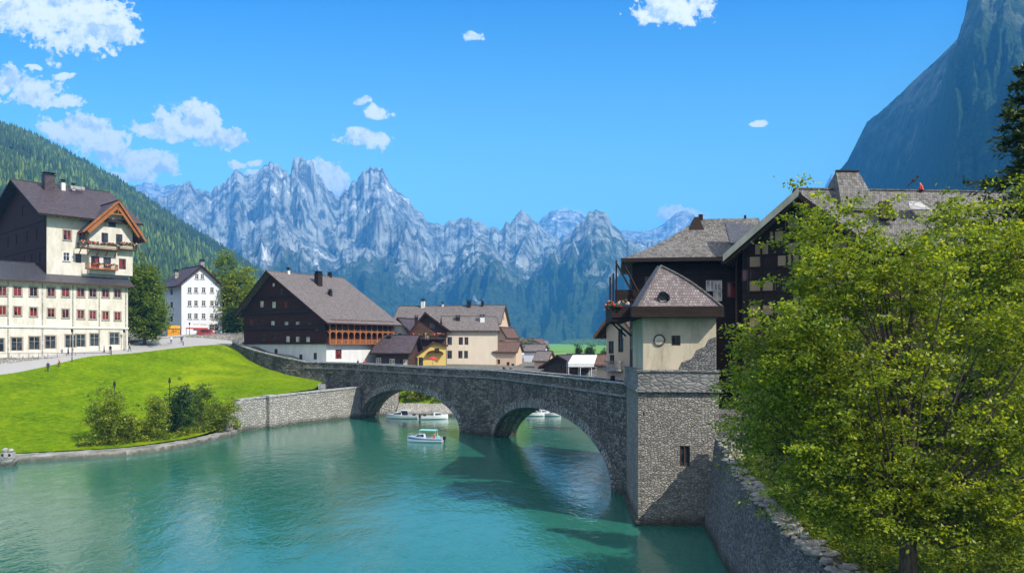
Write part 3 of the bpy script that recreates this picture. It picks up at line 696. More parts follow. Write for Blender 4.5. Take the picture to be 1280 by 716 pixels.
# ================================================================== right bank wall and garden ground
gw=dense([Vector((x,y,0)) for x,y in ((15.6,61.5,),(15.2,58),(14.4,52),(13.9,46),(13.6,40),(13.5,33),(13.3,24),(13.2,8))],8); n=len(gw)
gzt=[6.9-.25*(k) *.12 for k in range(n)]
gt=np.interp([p.y for p in gw],[8,30,35,40,46,52,58,61.5],[3.6,4.3,4.5,4.75,5.1,5.6,6.5,6.9])
random.seed(3)
wg=wallstrip('garden_wall',[(p.x,p.y) for p in gw],[-2]*n,list(gt),1.0,M['drywall'],side=1,label='tall irregular dark stone river wall below the leafy trees on the right',cat='wall')
# batter: lean the foot outwards
for vtx in wg.data.vertices:
    if vtx.co.z<0: vtx.co.x-=1.1
    else:
        vtx.co.z+=random.uniform(-.12,.12); 
cb=MB()
for k in range(360):
    t_=random.random(); y=61-t_*38; x=float(np.interp(y,[p.y for p in gw][::-1],[p.x for p in gw][::-1])); z=float(np.interp(y,[8,30,35,40,46,52,58,61.5],[3.6,4.3,4.5,4.75,5.1,5.6,6.5,6.9]))
    r0=random.uniform(.12,.34); cb.ball((x+random.uniform(.0,1.1),y,z+random.uniform(-.05,.22)),r0*random.uniform(.8,1.5),r0*random.uniform(.8,1.5),r0*.55,7,4,0,.22)
cb.build('coping_stones',m_plain('sunlit_tone_rubble',(.40,.36,.31),.9,0,.75,2.5),wg)  # sunlight on the wall top is put into a paler stone colour
gy=[8,24,33,40,46,52,58,61.5]
ga=[(float(np.interp(y,[8,61.5],[14.1,16.4])),y,float(np.interp(y,gy,[3.3,3.7,3.9,4.2,4.6,5.1,5.9,6.3]))) for y in gy]
gb=[(26,y,a[2]+.9) for y,a in zip(gy,ga)]
gc=[(80,y+5,11+y*.05) for y in gy]
M['scrub']=m_grass('garden_ground',(.03,.05,.015),(.06,.09,.02),(.10,.12,.03))
loft('garden_ground',[ga,gb,gc],(6,8),M['scrub'],noise=1.0)
MB().box(16.6,60,66.3,90,2,8.4).build('embankment',M['drywall'],kind='structure')
# haze
hz=MB().box(-8900,8900,-2900,11900,-2.6,1750); 
t=NT('haze_air'); t.t.links.new(t.n('ShaderNodeVolumePrincipled',{'Color':(.07,.42,1,1),'Density':HAZE,'Anisotropy':.0}).outputs[0],t.out.inputs[1])
hz.build('haze',t.mat,kind='stuff',label='blue mountain haze filling the valley air',cat='haze')
# ================================================================== building kit
def clip_convex(poly,out):
    res=list(poly); n=len(out)
    for i in range(n):
        ax,ay=out[i]; bx,by=out[(i+1)%n]; src=res; res=[]
        if not src: break
        def side(p): return (bx-ax)*(p[1]-ay)-(by-ay)*(p[0]-ax)
        for k in range(len(src)):
            p,q_=src[k],src[(k+1)%len(src)]; sp_,sq=side(p),side(q_)
            if sp_>=-1e-9: res.append(p)
            if (sp_>1e-9 and sq<-1e-9) or (sp_<-1e-9 and sq>1e-9):
                f=sp_/(sp_-sq); res.append((p[0]+(q_[0]-p[0])*f,p[1]+(q_[1]-p[1])*f))
    return res
def facade(mb,o,u,inn,outline,holes,dep=.2,mi=0):
    o=Vector(o);u=Vector(u);inn=Vector(inn); Z=Vector((0,0,1))
    us=sorted(set([p[0] for p in outline]+[h[k] for h in holes for k in (0,1)])); vs=sorted(set([p[1] for p in outline]+[h[k] for h in holes for k in (2,3)]))
    P=lambda a,b,d=0: o+u*a+Z*b+inn*d
    for a0,a1 in zip(us,us[1:]):
        if a1-a0<1e-4: continue
        for b0,b1 in zip(vs,vs[1:]):
            if b1-b0<1e-4: continue
            ca,cb=(a0+a1)/2,(b0+b1)/2
            if any(h[0]<ca<h[1] and h[2]<cb<h[3] for h in holes): continue
            c=clip_convex([(a0,b0),(a1,b0),(a1,b1),(a0,b1)],outline)
            if len(c)>2: mb.poly([P(*q_) for q_ in c],mi)
    for a0,a1,b0,b1 in holes:
        mb.poly([P(a0,b0),P(a0,b0,dep),P(a0,b1,dep),P(a0,b1)][::-1],mi); mb.poly([P(a1,b0),P(a1,b1),P(a1,b1,dep),P(a1,b0,dep)][::-1],mi)
        mb.poly([P(a0,b1),P(a0,b1,dep),P(a1,b1,dep),P(a1,b1)][::-1],mi); mb.poly([P(a0,b0),P(a1,b0),P(a1,b0,dep),P(a0,b0,dep)][::-1],mi)
        mb.poly([P(a0,b0,dep),P(a1,b0,dep),P(a1,b1,dep),P(a0,b1,dep)],mi)
WC={}
M['greypanel']=m_plaster('aged_infill_render',(.36,.27,.17),(.12,.09,.06),.6)
def win_meshes(w,h,st):
    w=round(w,1); h=round(h,1); key=(w,h,st)
    if key in WC: return WC[key]
    fr,gl,sill,shut,bars=STY[st]
    x0,x1,z0,z1=-w/2,w/2,-h/2,h/2
    g=MB().box(x0,x1,.14,.17,z0,z1).mesh('window_pane',M[gl])
    f=MB(); t_=.09 if w>.9 else .07
    f.box(x0-.001,x0+t_,.05,.13,z0,z1).box(x1-t_,x1+.001,.05,.13,z0,z1).box(x0+t_,x1-t_,.052,.128,z0,z0+t_).box(x0+t_,x1-t_,.052,.128,z1-t_,z1)
    if bars>=1: f.box(-.04,.04,.055,.125,z0+t_,z1-t_)
    if bars>=2: f.box(x0+t_,x1-t_,.06,.12,z0+h*.62,z0+h*.62+.06)
    if st in ('red','plain','shop','white'):
        for a,b,c,d in ((x0-.17,x0-.003,z0-.003,z1+.2),(x1+.003,x1+.17,z0-.003,z1+.2),(x0-.003,x1+.003,z1+.003,z1+.2)): f.box(a,b,-.035,-.002,c,d)
    f=f.mesh('window_frame',[M[fr]])
    s_=None
    if sill: s_=MB().box(x0-.15,x1+.15,-.16,.1,z0-.14,z0-.004).mesh('sill',M['cap'] if sill==1 else M[sill])
    sh=None
    if shut:
        sh=MB()
        for q_ in (-1,1):
            a,b=sorted((q_*(w/2+.03),q_*(w/2+.03+w*.48)))
            sh.box(a,b,-.07,-.01,z0,z1)
        sh=sh.mesh('shutters',M[shut])
    WC[key]=(g,f,s_,sh); return WC[key]
M['trim']=m_plaster('grey_brown_trim',(.42,.36,.28),(.2,.16,.12),.5)
STY={'red':('trim','glassred',1,None,1),'plain':('frame','glass',1,None,2),'dark':('framebrown','glass',0,None,1),
     'white':('frame','glass',1,None,1),'lit':('frame','glasslight',0,None,1),'door':('framebrown','glass',0,None,2),
     'shut':('framebrown','glass',1,'framebrown',1),'shop':('trim','glass',0,None,2),'dim':('framebrown','glassred',0,None,1)}
FR={'F':(0,),'R':(90,),'L':(-90,),'B':(180,)}
class House:
    def __init__(s,name,label,cat,A,B,z0,group=None):
        A=Vector((A[0],A[1],0)); B=Vector((B[0],B[1],0)); d=B-A
        s.W=d.length; s.root=thing(name,label,cat,(A.x,A.y,z0),math.atan2(d.y,d.x),group)
        s.z0=z0; s.M=Matrix.Translation((A.x,A.y,z0))@Matrix.Rotation(math.atan2(d.y,d.x),4,'Z'); s.Mi=s.M.inverted()
        s.roof=None
    def ray(s,px,py):
        o=s.Mi@Vector((0,0,CZ)); p=s.Mi@Vector(((px-640)/F*100,100,CZ-(py-HZ)/F*100)); return o,(p-o)
    def hy(s,px,py,y=0.):
        o,d=s.ray(px,py); t_=(y-o.y)/d.y; p=o+d*t_; return p.x,p.z
    def hx(s,px,py,x):
        o,d=s.ray(px,py); t_=(x-o.x)/d.x; p=o+d*t_; return p.y,p.z
    def part(s,mb,name,mat,parent=None,**k): return mb.build(name,mat,parent or s.root,**k)
class Block:
    """axis aligned walls in the house frame; gab=('x'|'y', ridge position from block corner, ridge z)"""
    def __init__(s,h,x0,x1,y0,y1,z0,z1,mat,gab=None,zL=None,zR=None,name='wall',dep=.2):
        s.h=h; s.x0,s.x1,s.y0,s.y1,s.z0=x0,x1,y0,y1,z0; s.mat=mat; s.gab=gab; s.holes={k:[] for k in 'FRLB'}; s.wins=[]; s.name=name; s.dep=dep
        s.zL=z1 if zL is None else zL; s.zR=z1 if zR is None else zR; s.z1=z1
    def frame(s,f):
        return {'F':((s.x0,s.y0,0),(1,0,0),(0,1,0),s.x1-s.x0),'R':((s.x1,s.y0,0),(0,1,0),(-1,0,0),s.y1-s.y0),
                'L':((s.x0,s.y1,0),(0,-1,0),(1,0,0),s.y1-s.y0),'B':((s.x1,s.y1,0),(-1,0,0),(0,-1,0),s.x1-s.x0)}[f]
    def win(s,f,u,v,w,h,st='plain',label=None):
        w=round(w,1);h=round(h,1)
        s.holes[f].append((u-w/2,u+w/2,v-h/2,v+h/2)); s.wins.append((f,u,v,w,h,st,label))
    def pwin(s,f,px,py,w,h,st='plain'):
        if f=='F': x,z=s.h.hy(px,py,s.y0); u=x-s.x0
        elif f=='R': y,z=s.h.hx(px,py,s.x1); u=y-s.y0
        elif f=='L': y,z=s.h.hx(px,py,s.x0); u=s.y1-y
        s.win(f,u,z,w,h,st)
    def outline(s,f):
        L_=s.frame(f)[3]; z0=s.z0
        if s.gab and s.gab[0]=='y' and f in 'FB':
            xr=s.gab[1] if f=='F' else L_-s.gab[1]; a,b=(s.zL,s.zR) if f=='F' else (s.zR,s.zL)
            return [(0,z0),(L_,z0),(L_,b),(xr,s.gab[2]),(0,a)]
        if s.gab and s.gab[0]=='x' and f in 'LR':
            yr=s.gab[1] if f=='R' else L_-s.gab[1]; a,b=(s.zL,s.zR) if f=='R' else (s.zR,s.zL)   # zL=front eave, zR=back eave for ridge x
            return [(0,z0),(L_,z0),(L_,b),(yr,s.gab[2]),(0,a)]
        if s.gab and s.gab[0]=='y': z=s.zR if f=='R' else s.zL
        elif s.gab: z=s.zL if f=='F' else s.zR
        else: z=s.z1
        return [(0,z0),(L_,z0),(L_,z),(0,z)]
    def finish(s):
        mb=MB()
        for f in 'FRLB':
            o,u,i_,L_=s.frame(f); facade(mb,o,u,i_,s.outline(f),s.holes[f],s.dep)
        wl=s.h.part(mb,s.name,s.mat)
        for f,u,v,w,h,st,label in s.wins:
            o,ud,i_,L_=s.frame(f); p=Vector(o)+Vector(ud)*u; p.z=v
            g,fm,sl_,sh=win_meshes(w,h,st)
            a=link('window',g,s.h.root,p); a.rotation_euler.z=R(FR[f][0])
            link('window_frame',fm,a)
            if sl_: link('sill',sl_,a)
            if sh: link('shutters',sh,a)
        return wl
def gable_roof(h,b,mat,ov=.8,og=.8,th=.22,soffit='brownwood',name='roof',lift=.02,sag=0.):
    """two roof plates over a gabled block, bargeboards and rafters beneath"""
    mb=MB(); tr=MB()
    ax,r,zr=b.gab
    if ax=='x':
        e=[(b.y0,b.zL,b.y0+r),(b.y1,b.zR,b.y0+r)]; lo,hi=b.x0-og,b.x1+og; P=lambda a,c,z:(a,c,z)
    else:
        e=[(b.x0,b.zL,b.x0+r),(b.x1,b.zR,b.x0+r)]; lo,hi=b.y0-og,b.y1+og; P=lambda a,c,z:(c,a,z)
    for k,(ec,ez,rc) in enumerate(e):
        sl_=(zr-ez)/(rc-ec); sg=1 if rc>ec else -1
        c0=ec-sg*ov; z0=ez-abs(sl_)*ov+lift; z1=zr+lift
        a=P(lo,c0,z0+th);b_=P(hi,c0,z0+th);c=P(hi,rc,z1+th);d=P(lo,rc,z1+th)
        fl=(ax=='x')==(k==0)
        q_=(a,b_,c,d) if fl else (b_,a,d,c)
        mb.slab(*q_,th)
        for g_ in (lo,hi):   # bargeboards
            tr.beam(P(g_,c0,z0+th*.3),P(g_,rc,z1+th*.3),.09,.34)
        tr.beam(P(lo,c0,z0+th*.35),P(hi,c0,z0+th*.35),.12,.26)
        n=max(3,int((hi-lo)/1.1))
        for j in range(1,n):
            x_=lo+(hi-lo)*j/n; tr.beam(P(x_,c0+sg*.05,z0-.07),P(x_,ec+sg*.1,ez-.05),.12,.14)
    rf=h.part(mb,name,mat); tr.build('bargeboard',M[soffit],rf); h.roof=rf
    rd=MB(); rd.beam(P(lo,e[0][2],zr+lift+th+.02),P(hi,e[0][2],zr+lift+th+.02),.4,.14); rd.build('ridge_cap',mat,rf)
    return rf
def chimney(h,x,y,z0,w,d,ht,mat='plinth',cap='metal',parent=None):
    c=MB().box(x-w/2,x+w/2,y-d/2,y+d/2,z0,z0+ht).build('chimney',M[mat],parent or h.roof or h.root)
    k=MB(); k.box(x-w/2-.12,x+w/2+.12,y-d/2-.12,y+d/2+.12,z0+ht+.002,z0+ht+.14)
    k.box(x-w/2+.1,x-w/2+.25,y-d/2+.1,y+d/2-.1,z0+ht+.14,z0+ht+.5).box(x+w/2-.25,x+w/2-.1,y-d/2+.1,y+d/2-.1,z0+ht+.14,z0+ht+.5)
    k.box(x-w/2-.15,x+w/2+.15,y-d/2-.15,y+d/2+.15,z0+ht+.5,z0+ht+.6)
    k.build('chimney_cap',M[cap],parent or h.roof or h.root)
def flowers(mb,p,q_,n,r=.16,cols=(0,1,2,2)):
    p=Vector(p);q_=Vector(q_)
    for k in range(n):
        c=p.lerp(q_,random.random())+Vector((random.uniform(-.15,.15),random.uniform(-.15,.15),random.uniform(-.15,.3)))
        mb.ball(c,r*random.uniform(.5,1.2),r*random.uniform(.5,1.2),r*random.uniform(.5,1.),5,3,random.choice(cols),.2)
M['flower_red']=m_plain('red_petals',(.55,.05,.03),.7); M['flower_pink']=m_plain('pale_pink_petals',(.75,.42,.38),.7); M['flower_leaf']=m_plain('box_foliage',(.05,.09,.02),.8)
FL=[M['flower_red'],M['flower_pink'],M['flower_leaf']]
def balcony(h,x0,x1,y0,y1,z,mat='brownwood',fl=0,rail=1.,slats=True,axis='F',sub=True):
    mb=MB(); mb.box(x0,x1,y0,y1,z-.18,z)
    b=h.part(mb,'balcony',M[mat])
    rl_=MB(); rl_.box(x0,x1,y0,y0+.09,z+rail-.08,z+rail).box(x0,x1,y0+.02,y0+.07,z+.12,z+.2)
    rl_.box(x0,x0+.08,y0+.09,y1,z+rail-.08,z+rail).box(x1-.08,x1,y0+.09,y1,z+rail-.08,z+rail)
    n=int((x1-x0)/.22)
    for k in range(n+1): xx=x0+.03+(x1-x0-.08)*k/n; rl_.box(xx,xx+.06,y0+.025,y0+.065,z+.0,z+rail-.08)
    n=int((y1-y0)/.22)
    for k in range(1,n): yy=y0+(y1-y0)*k/n; rl_.box(x0+.02,x0+.06,yy,yy+.06,z,z+rail-.08); rl_.box(x1-.06,x1-.02,yy,yy+.06,z,z+rail-.08)
    rl_.build('railing',M[mat],b)
    for s_ in range(max(2,int((x1-x0)/1.6))+1):
        pass
    if fl:
        f=MB(); f.box(x0+.1,x1-.1,y0-.22,y0-.01,z+rail-.35,z+rail-.1,2); flowers(f,(x0+.1,y0-.16,z+rail-.05),(x1-.1,y0-.16,z+rail-.05),fl,.2); f.build('flower_box',FL,b)
    return b

# ------------------------------------------------------------------ 1 hotel
H=House('hotel','cream hotel with a dark upper gable end, red curtained windows and a flowered balcony','hotel',(-97.8,146),(-79.5,165.6),9.0)
z=lambda a:a-H.z0
lw=Block(H,0,H.W,0,18,0,z(26.6),M['cream'],gab=('x',7.5,z(30.2)))
for px in (3,22,42,64,82,101,116,132,147):
    lw.pwin('F',px,365-(75-px)*0.02,1.35,1.8,'red'); lw.pwin('F',px,391.5-(75-px)*0.05,1.3,1.7,'red')
for px in (-2,21,43,63,88,101,118,143):
    lw.pwin('F',px,427-(75-px)*-.055,1.9 if px not in(101,118) else 1.7,2.5,'shop')
lw.win('R',4,z(24.4),1.2,1.6,'red'); lw.win('R',9,z(24.4),1.2,1.6,'red'); lw.win('R',4,z(20.2),1.2,1.6,'red'); lw.win('R',9,z(20.2),1.2,1.6,'red')
lw.finish()
gable_roof(H,lw,M['roofslate'],ov=1.1,og=.9)
lr=H.roof
b_=MB(); zz=H.hy(75,410)[1]; b_.box(-.1,H.W+.1,-.22,-.005,zz,zz+.3); b_.box(-.1,H.W+.1,-.12,-.005,z(26.0),z(26.25)); H.part(b_,'cornice',M['plinth'])
pl=MB()
for px in (10,53,91,124,157):
    x,_=H.hy(px,380); 
    if x>H.W: x=H.W-.2
    pl.box(x-.1,x+.1,-.1,-.004,0,z(26.0))
H.part(pl,'downpipe',M['cap'])
# upper block
UB=Block(H,12.4,H.W+1.4,2.6,38.6,z(27.5),z(40.2),M['cream'],gab=('x',16,z(48.2)),dep=.25)
for px,py,w,h_,st in ((84,294,1.5,2.,'red'),(103,295,1.3,1.9,'red'),(83,321,1.2,1.7,'plain'),(98,323,1.1,1.8,'dark')): UB.pwin('F',px,py,w,h_,st)
UBW=((33,31.5),(28,31.5),(23,31.5),(31,36.4),(25,36.4),(18,36.4),(22,42),(12,36.4),(16,31.5))
for u_,v_ in UBW: UB.win('L',u_,z(v_),1.6,1.9,'dark')
for u_,v_ in ((3,32),(8,32),(3,37),(8,37)): UB.win('R',u_,z(v_),1.2,1.7,'plain')
UB.finish(); gable_roof(H,UB,M['roofplum'],ov=2.0,og=2.0,th=.4,soffit='blackwood')
ur=H.roof
# dark timber cladding over the left gable end
cl=MB(); x0,y0,y1=12.4,2.6,38.6
facade(cl,(x0-.12,y1+.1,0),(0,-1,0),(1,0,0),[(0,z(28)),(y1-y0+.2,z(28)),(y1-y0+.2,z(40.1)),(20.1,z(48.1)),(0,z(40.1))],[(u_+.1-.9,u_+.1+.9,z(v_)-1.05,z(v_)+1.05) for u_,v_ in UBW],.1)
cl.box(x0-.22,x0-.12,y0-.1,y1+.1,z(33.4),z(33.8)); cl.box(x0-.22,x0-.12,y0-.1,y1+.1,z(38.6),z(39)); H.part(cl,'timber_cladding',M['darkwood'])
chimney(H,16.5,15,z(45.5),2.,2.,4.2,'roofplum',parent=ur); chimney(H,19.6,16,z(47),.8,.8,1.9,parent=ur); chimney(H,22,17,z(47),.6,.6,1.6,parent=ur)
sk=MB(); sk.beam((20.8,15.3,z(48)),(23.6,15.3,z(48)),.6,.7); sk.build('roof_vent',M['cap'],ur)
# cross gable bay with carved orange bargeboards
x0=H.hy(112,300,1.4)[0]; x1=H.hy(166,300,1.4)[0]; xm=H.hy(144,300,1.4)[0]
CG=Block(H,x0,x1,1.5,12,z(28.6),z(38.4),M['cream'],gab=('y',xm-x0,z(43.4)),dep=.25)
for px,py,w,h_,st in ((131,299,1.3,2.6,'dark'),(149,300,1.3,2.4,'dark'),(140,279,1.5,1.6,'dark'),(119,328,1.6,2.6,'dim'),(134,329,1.5,2.4,'dark'),(153,330,1.4,2.2,'dim')): CG.pwin('F',px,py,w,h_,st)
CG.finish(); gable_roof(H,CG,M['roofplum'],ov=1.9,og=2.1,soffit='orangewood',th=.35)
cgr=H.roof
or_=MB(); yf=-.2
ap=(xm,yf,z(43.0))
for sx,ex in ((-1,x0-1.0),(1,x1+1.0)):
    ez=z(36.9)
    or_.beam(ap,(ex,yf,ez),.2,1.25); or_.beam((xm,yf+.5,z(42.2)),(ex,yf+.5,ez-.6),.12,.3)
    for k in range(1,7):
        f=k/7; p=Vector(ap).lerp(Vector((ex,yf,ez)),f); or_.beam(p,(p.x,yf+1.6,p.z-.9),.12,.16)
or_.beam((xm-1.8,yf,z(40.9)),(xm+1.8,yf,z(40.9)),.14,.25); or_.beam((xm,yf,z(40.9)),(xm,yf,z(43)),.14,.2)
or_.build('carved_gable',M['orangewood'],cgr)
balcony(H,x0-2.4,x1-3.2,-.1,1.5,z(33.6),fl=260); balcony(H,x1-3.0,x1+.4,.2,1.5,z(34.0),fl=120)
balcony(H,x0-.9,x1-3.4,.1,1.5,z(29.6),mat='orangewood')
br_=MB()
for k in range(5): xx=x0-2+k*(x1-x0)/5; br_.beam((xx,1.5,z(32.3)),(xx,0,z(33.4)),.15,.15)
H.part(br_,'balcony_bracket',M['orangewood'])
fs=MB(); flowers(fs,(x0,-.1,z(30.4)),(x0+5,-.1,z(30.4)),70); H.part(fs,'hanging_flowers',FL)
# terrace wall in front of the hotel
tw=thing('terrace_wall','low pale wall along the cafe terrace in front of the cream hotel','wall',(-97.8,146,9.0),H.root.rotation_euler.z)
t1=MB(); t1.box(0,H.W-3.5,-4.2,-3.8,.3,2.7); 
t1.build('wall_body',M['quay'],tw); MB().box(-.05,H.W-3.4,-4.3,-3.7,2.7,2.85).build('coping',M['cap'],tw)
tf=MB().box(-3,H.W,-3.8,0,.2,2.2); tag(H.part(tf,'terrace_floor',M['paving']))
rl_=MB()
for k in range(14): rl_.box(1+k*1.6,1.06+k*1.6,-4.03,-3.97,2.85,3.6)
rl_.box(1,22,-4.03,-3.97,3.55,3.62); rl_.build('railing',M['metal'],tw)

# ------------------------------------------------------------------ 2 white house
H=House('white_house','tall plain white house with dark roof standing behind the street trees','house',(-84.7,205),(-76.9,212.5),15.5)
z=lambda a:a-H.z0
WB=Block(H,0,H.W,0,11,0,z(29.4),M['white'],gab=('y',4.9,z(34.6)),zL=z(30.3),zR=z(29.6))
for py in (362.5,379,395): 
    for px in (237,245,254.5,265): WB.pwin('F',px,py,1.0,1.35,'plain')
for px in (246,253): WB.pwin('F',px,345.5,.9,1.3,'plain')
for py in (379,395): WB.pwin('F',270.5,py,.9,1.3,'plain')
for px in (245,254,265,270.8): WB.pwin('F',px,409.5,1.3 if px<266 else .9,1.5,'shop')
for py in (365,381,398): WB.pwin('L',214.5,py,1.6,1.5,'dark')
WB.finish(); gable_roof(H,WB,M['roofplum'],ov=1.5,og=1.0,soffit='darkwood')
chimney(H,7.2,4.6,z(33),1.,1.,3.4,'quay'); chimney(H,1.4,7,z(31.6),.9,.9,1.9,'quay')
bt_=MB().box(-.2,3.4,-2.4,-.3,1.3,1.5); 
aw=thing('street_stall','orange yellow canvas stall beside the white house','market stall',(-83.6,197.5,16.0),R(30))
a_=MB(); a_.slab((-1.6,-1.2,2.3),(1.6,-1.2,2.3),(1.6,1.2,3.),(-1.6,1.2,3.),.08); a_.box(-1.5,1.5,-1.0,-.95,.1,2.2); a_.build('canvas',m_plain('orange_canvas',(.75,.33,.03),.8),aw)
a_=MB()
for sx in (-1.5,1.5):
    for sy in (-1.1,1.1): a_.box(sx-.04,sx+.04,sy-.04,sy+.04,0,2.6)
a_.box(-1.5,1.5,-.6,.6,.85,.95); a_.build('stall_frame',M['brownwood'],aw)
aw2=thing('shop_awning','long cream awning with a red edge in front of the white house','awning',(-78.9,199.5,16.3),R(35))
a_=MB(); a_.slab((-2.6,-1.4,2.2),(2.6,-1.4,2.2),(2.6,1.0,2.9),(-2.6,1.0,2.9),.07); a_.build('canvas',M['frame'],aw2)
a_=MB().box(-2.6,2.6,-1.44,-1.40,1.85,2.2); a_.build('valance',M['redpaint'],aw2)
a_=MB(); [a_.box(s_*2.5-.04,s_*2.5+.04,-1.3,-1.22,0,2.2) for s_ in (-1,0,1)]; a_.build('poles',M['metal'],aw2)
# parked van beside it
def car(name,label,cat,loc,rz,col,van=True):
    v_=thing(name,label,cat,loc,rz)
    body=m_plain(col[0],col[1],.3,0,.1)
    P_=[(-2.2,.45),(-2.25,1.0),(-2.1,1.95),(-1.9,2.05),(.9,2.05),(1.5,1.25),(2.2,1.05),(2.3,.45)] if van else [(-2.1,.4),(-2.15,.95),(-1.7,1.0),(-1.1,1.45),(.5,1.45),(1.1,1.0),(2.05,.85),(2.1,.4)]
    b=MB(); n=len(P_)
    for s_ in (-1,1):
        pts=[(x,s_*.9*(1 if z_<1.2 else .86),z_) for x,z_ in P_]; b.poly(pts if s_<0 else pts[::-1])
    for k in range(n):
        (xa,za),(xb,zb_)=P_[k],P_[(k+1)%n]; wa=.9*(1 if za<1.2 else .86); wb=.9*(1 if zb_<1.2 else .86)
        b.poly([(xa,-wa,za),(xa,wa,za),(xb,wb,zb_),(xb,-wb,zb_)][::-1])
    b.build('body',body,v_)
    g_=MB(); zt_=1.9 if van else 1.4
    g_.poly([(1.52,-.78,1.27),(1.52,.78,1.27),(.95,.74,zt_+.1),(.95,-.74,zt_+.1)]) if van else g_.poly([(1.12,-.78,1.03),(1.12,.78,1.03),(.55,.74,1.43),(.55,-.74,1.43)])
    for s_ in (-1,1):
        y_=s_*(.875 if van else .86); g_.box(-1.6,.7,min(y_,y_*1.01),max(y_,y_*1.01),1.3 if van else 1.02,zt_-.1)
    g_.build('windows',M['glass'],v_)
    for sx in (-1.4,1.4):
        for s_ in (-1,1):
            w_=MB().tube([(sx,s_*.82,.36),(sx,s_*.98,.36)],.36,14); o=w_.build('wheel',m_plain('tyre_rubber',(.02,.02,.02),.8),v_)
            MB().tube([(sx,s_*.985,.36),(sx,s_*1.0,.36)],.2,10).build('rim',M['cap'],o)
    for s_ in (-.65,.65): MB().box(2.27,2.33,s_-.15,s_+.15,.7,.85).build('headlight',M['frame'],v_); MB().box(-2.3,-2.24,s_-.1,s_+.1,.8,1.05).build('tail_light',M['redpaint'],v_)
    return v_
car('parked_van','dark red van parked beside the wall in front of the white house','van',(-75.5,197.8,16.05),R(30),('dark_red_paint',(.28,.02,.025)))
# low street wall with planting
lw_=dense([Vector((x,y,0)) for x,y in ((-86.5,162,),(-84.5,172),(-82,183),(-78.5,192),(-71,194.5),(-64.5,194))],5); n=len(lw_)
wallstrip('street_wall',[(p.x,p.y) for p in lw_],[10]*n,[float(gz(p.x,p.y))*.0+np.interp(k,[0,n*.3,n*.6,n*.8,n-1],[14.3,15.2,16.4,16.9,16.9]) for k,p in enumerate(lw_)],.4,M['quay'],capm=M['cap'],capt=.12,capo=.06,side=1,label='low pale stone wall along the street below the round tree',cat='wall')

# ------------------------------------------------------------------ 3 dark timber chalet
A=(-60.7,182.4); B=(-39,168)
H=House('timber_chalet','huge dark timber chalet on a white plinth with orange galleries on its sunny side','chalet',A,B,9.0)
z=lambda a:a-H.z0
DP=19.5; Wc=H.W
pb=Block(H,0,Wc,0,DP,0,z(14.35),M['plinth'],name='plinth')
for px,py in ((345,440),(376,447),(394,445)): pb.pwin('F',px,py,1.,1.4,'dark')
pb.win('R',3.5,z(12.2),1.8,2.,'dim'); pb.finish()
xr=H.hy(342,345)[0]
TB=Block(H,-.25,Wc+.25,-.3,DP+.3,z(14.35),z(20),M['darkwood'],gab=('y',xr,z(30.2)),zL=z(22.3),zR=z(19.7),dep=.18)
wl=[(327.5,380,'lit'),(342.5,381,'lit'),(357,381,'dim'),(342,356,'lit'),(351.5,364.5,'dark'),(385,386,'dim'),(314,402.5,'dim'),(322,402.5,'dim'),(341,405,'lit'),(358,406,'lit'),(372,406,'lit'),(386,407,'dim'),(343,420,'dark'),(360,424,'lit'),(372,424.5,'lit'),(385,425,'lit'),(330,422,'dark'),(396,409,'dark')]
for px,py,st in wl:
    if st=='lit' and py<360: TB.pwin('F',px,py,.7,.7,'lit')
    else: TB.pwin('F',px,py,1.1,1.3,st)
TB.finish(); rf=gable_roof(H,TB,M['roofgrey'],ov=2.0,og=1.6,th=.3,soffit='darkwood')
# horizontal balcony bands on the gable and joint beams
bd=MB()
for zz in (14.45,17.6,21.0,24.6):
    e0=0 if zz<22 else (zz-22)*1.1; e1=Wc if zz<19 else Wc-(zz-19.2)*1.55
    bd.box(e0-.4,e1+.2,-.62,-.31,z(zz),z(zz)+.9 if zz in(17.6,21.0) else z(zz)+.35)
H.part(bd,'balcony_band',M['blackwood'])
# the right-hand galleries: two rows of orange posts before a dark wall
gl=MB(); X=Wc+.25
for zz,hh in ((14.4,2.5),(17.15,2.2)):
    gl.box(X+.01,X+1.0,-.2,DP+.2,z(zz)-.1,z(zz)+.02)
gal=H.part(gl,'gallery',M['orangewood'])
for zz,hh in ((14.4,2.6),(17.15,2.35)):
    rr=MB(); rr.box(X+.92,X+1.0,-.2,DP+.2,z(zz)+.85,z(zz)+.97); rr.box(X+.9,X+1.02,-.2,DP+.2,z(zz)+hh-.08,z(zz)+hh+.06)
    nn=44
    for k in range(nn): yy=-.1+(DP+.2)*k/nn; rr.box(X+.94,X+.98,yy,yy+.28,z(zz)+.02,z(zz)+.85)
    rr.build('gallery_railing',M['orangewood'] if zz<15 else M['brownwood'],gal)
    for k in range(12):
        yy=-.15+(DP+.1)*k/11; p=MB(); p.box(X+.82,X+1.04,yy-.11,yy+.11,z(zz)+.02,z(zz)+hh)
        for q_ in (-1,1): p.beam((X+.93,yy,z(zz)+hh-.6),(X+.93,yy+q_*.55,z(zz)+hh),.12,.12)
        p.build('gallery_post',M['orangewood'],gal)
xr_=xr-.25
chimney(H,xr_+4.2,9.5,z(27),1.3,1.3,3.4,'blackwood'); chimney(H,xr_+8.5,9.,z(24.2),.7,.7,1.9,'blackwood'); chimney(H,xr_+.4,4,z(30),.6,.6,1.,'plinth'); chimney(H,xr_,17,z(30),.8,.8,1.,'blackwood')
sg=MB(); sg.slab((xr_+6.1,8.4,z(26.1)),(xr_+7.3,8.4,z(25.3)),(xr_+7.3,9.6,z(25.3)),(xr_+6.1,9.6,z(26.1)),.1); sg.build('skylight',M['glass'],rf)

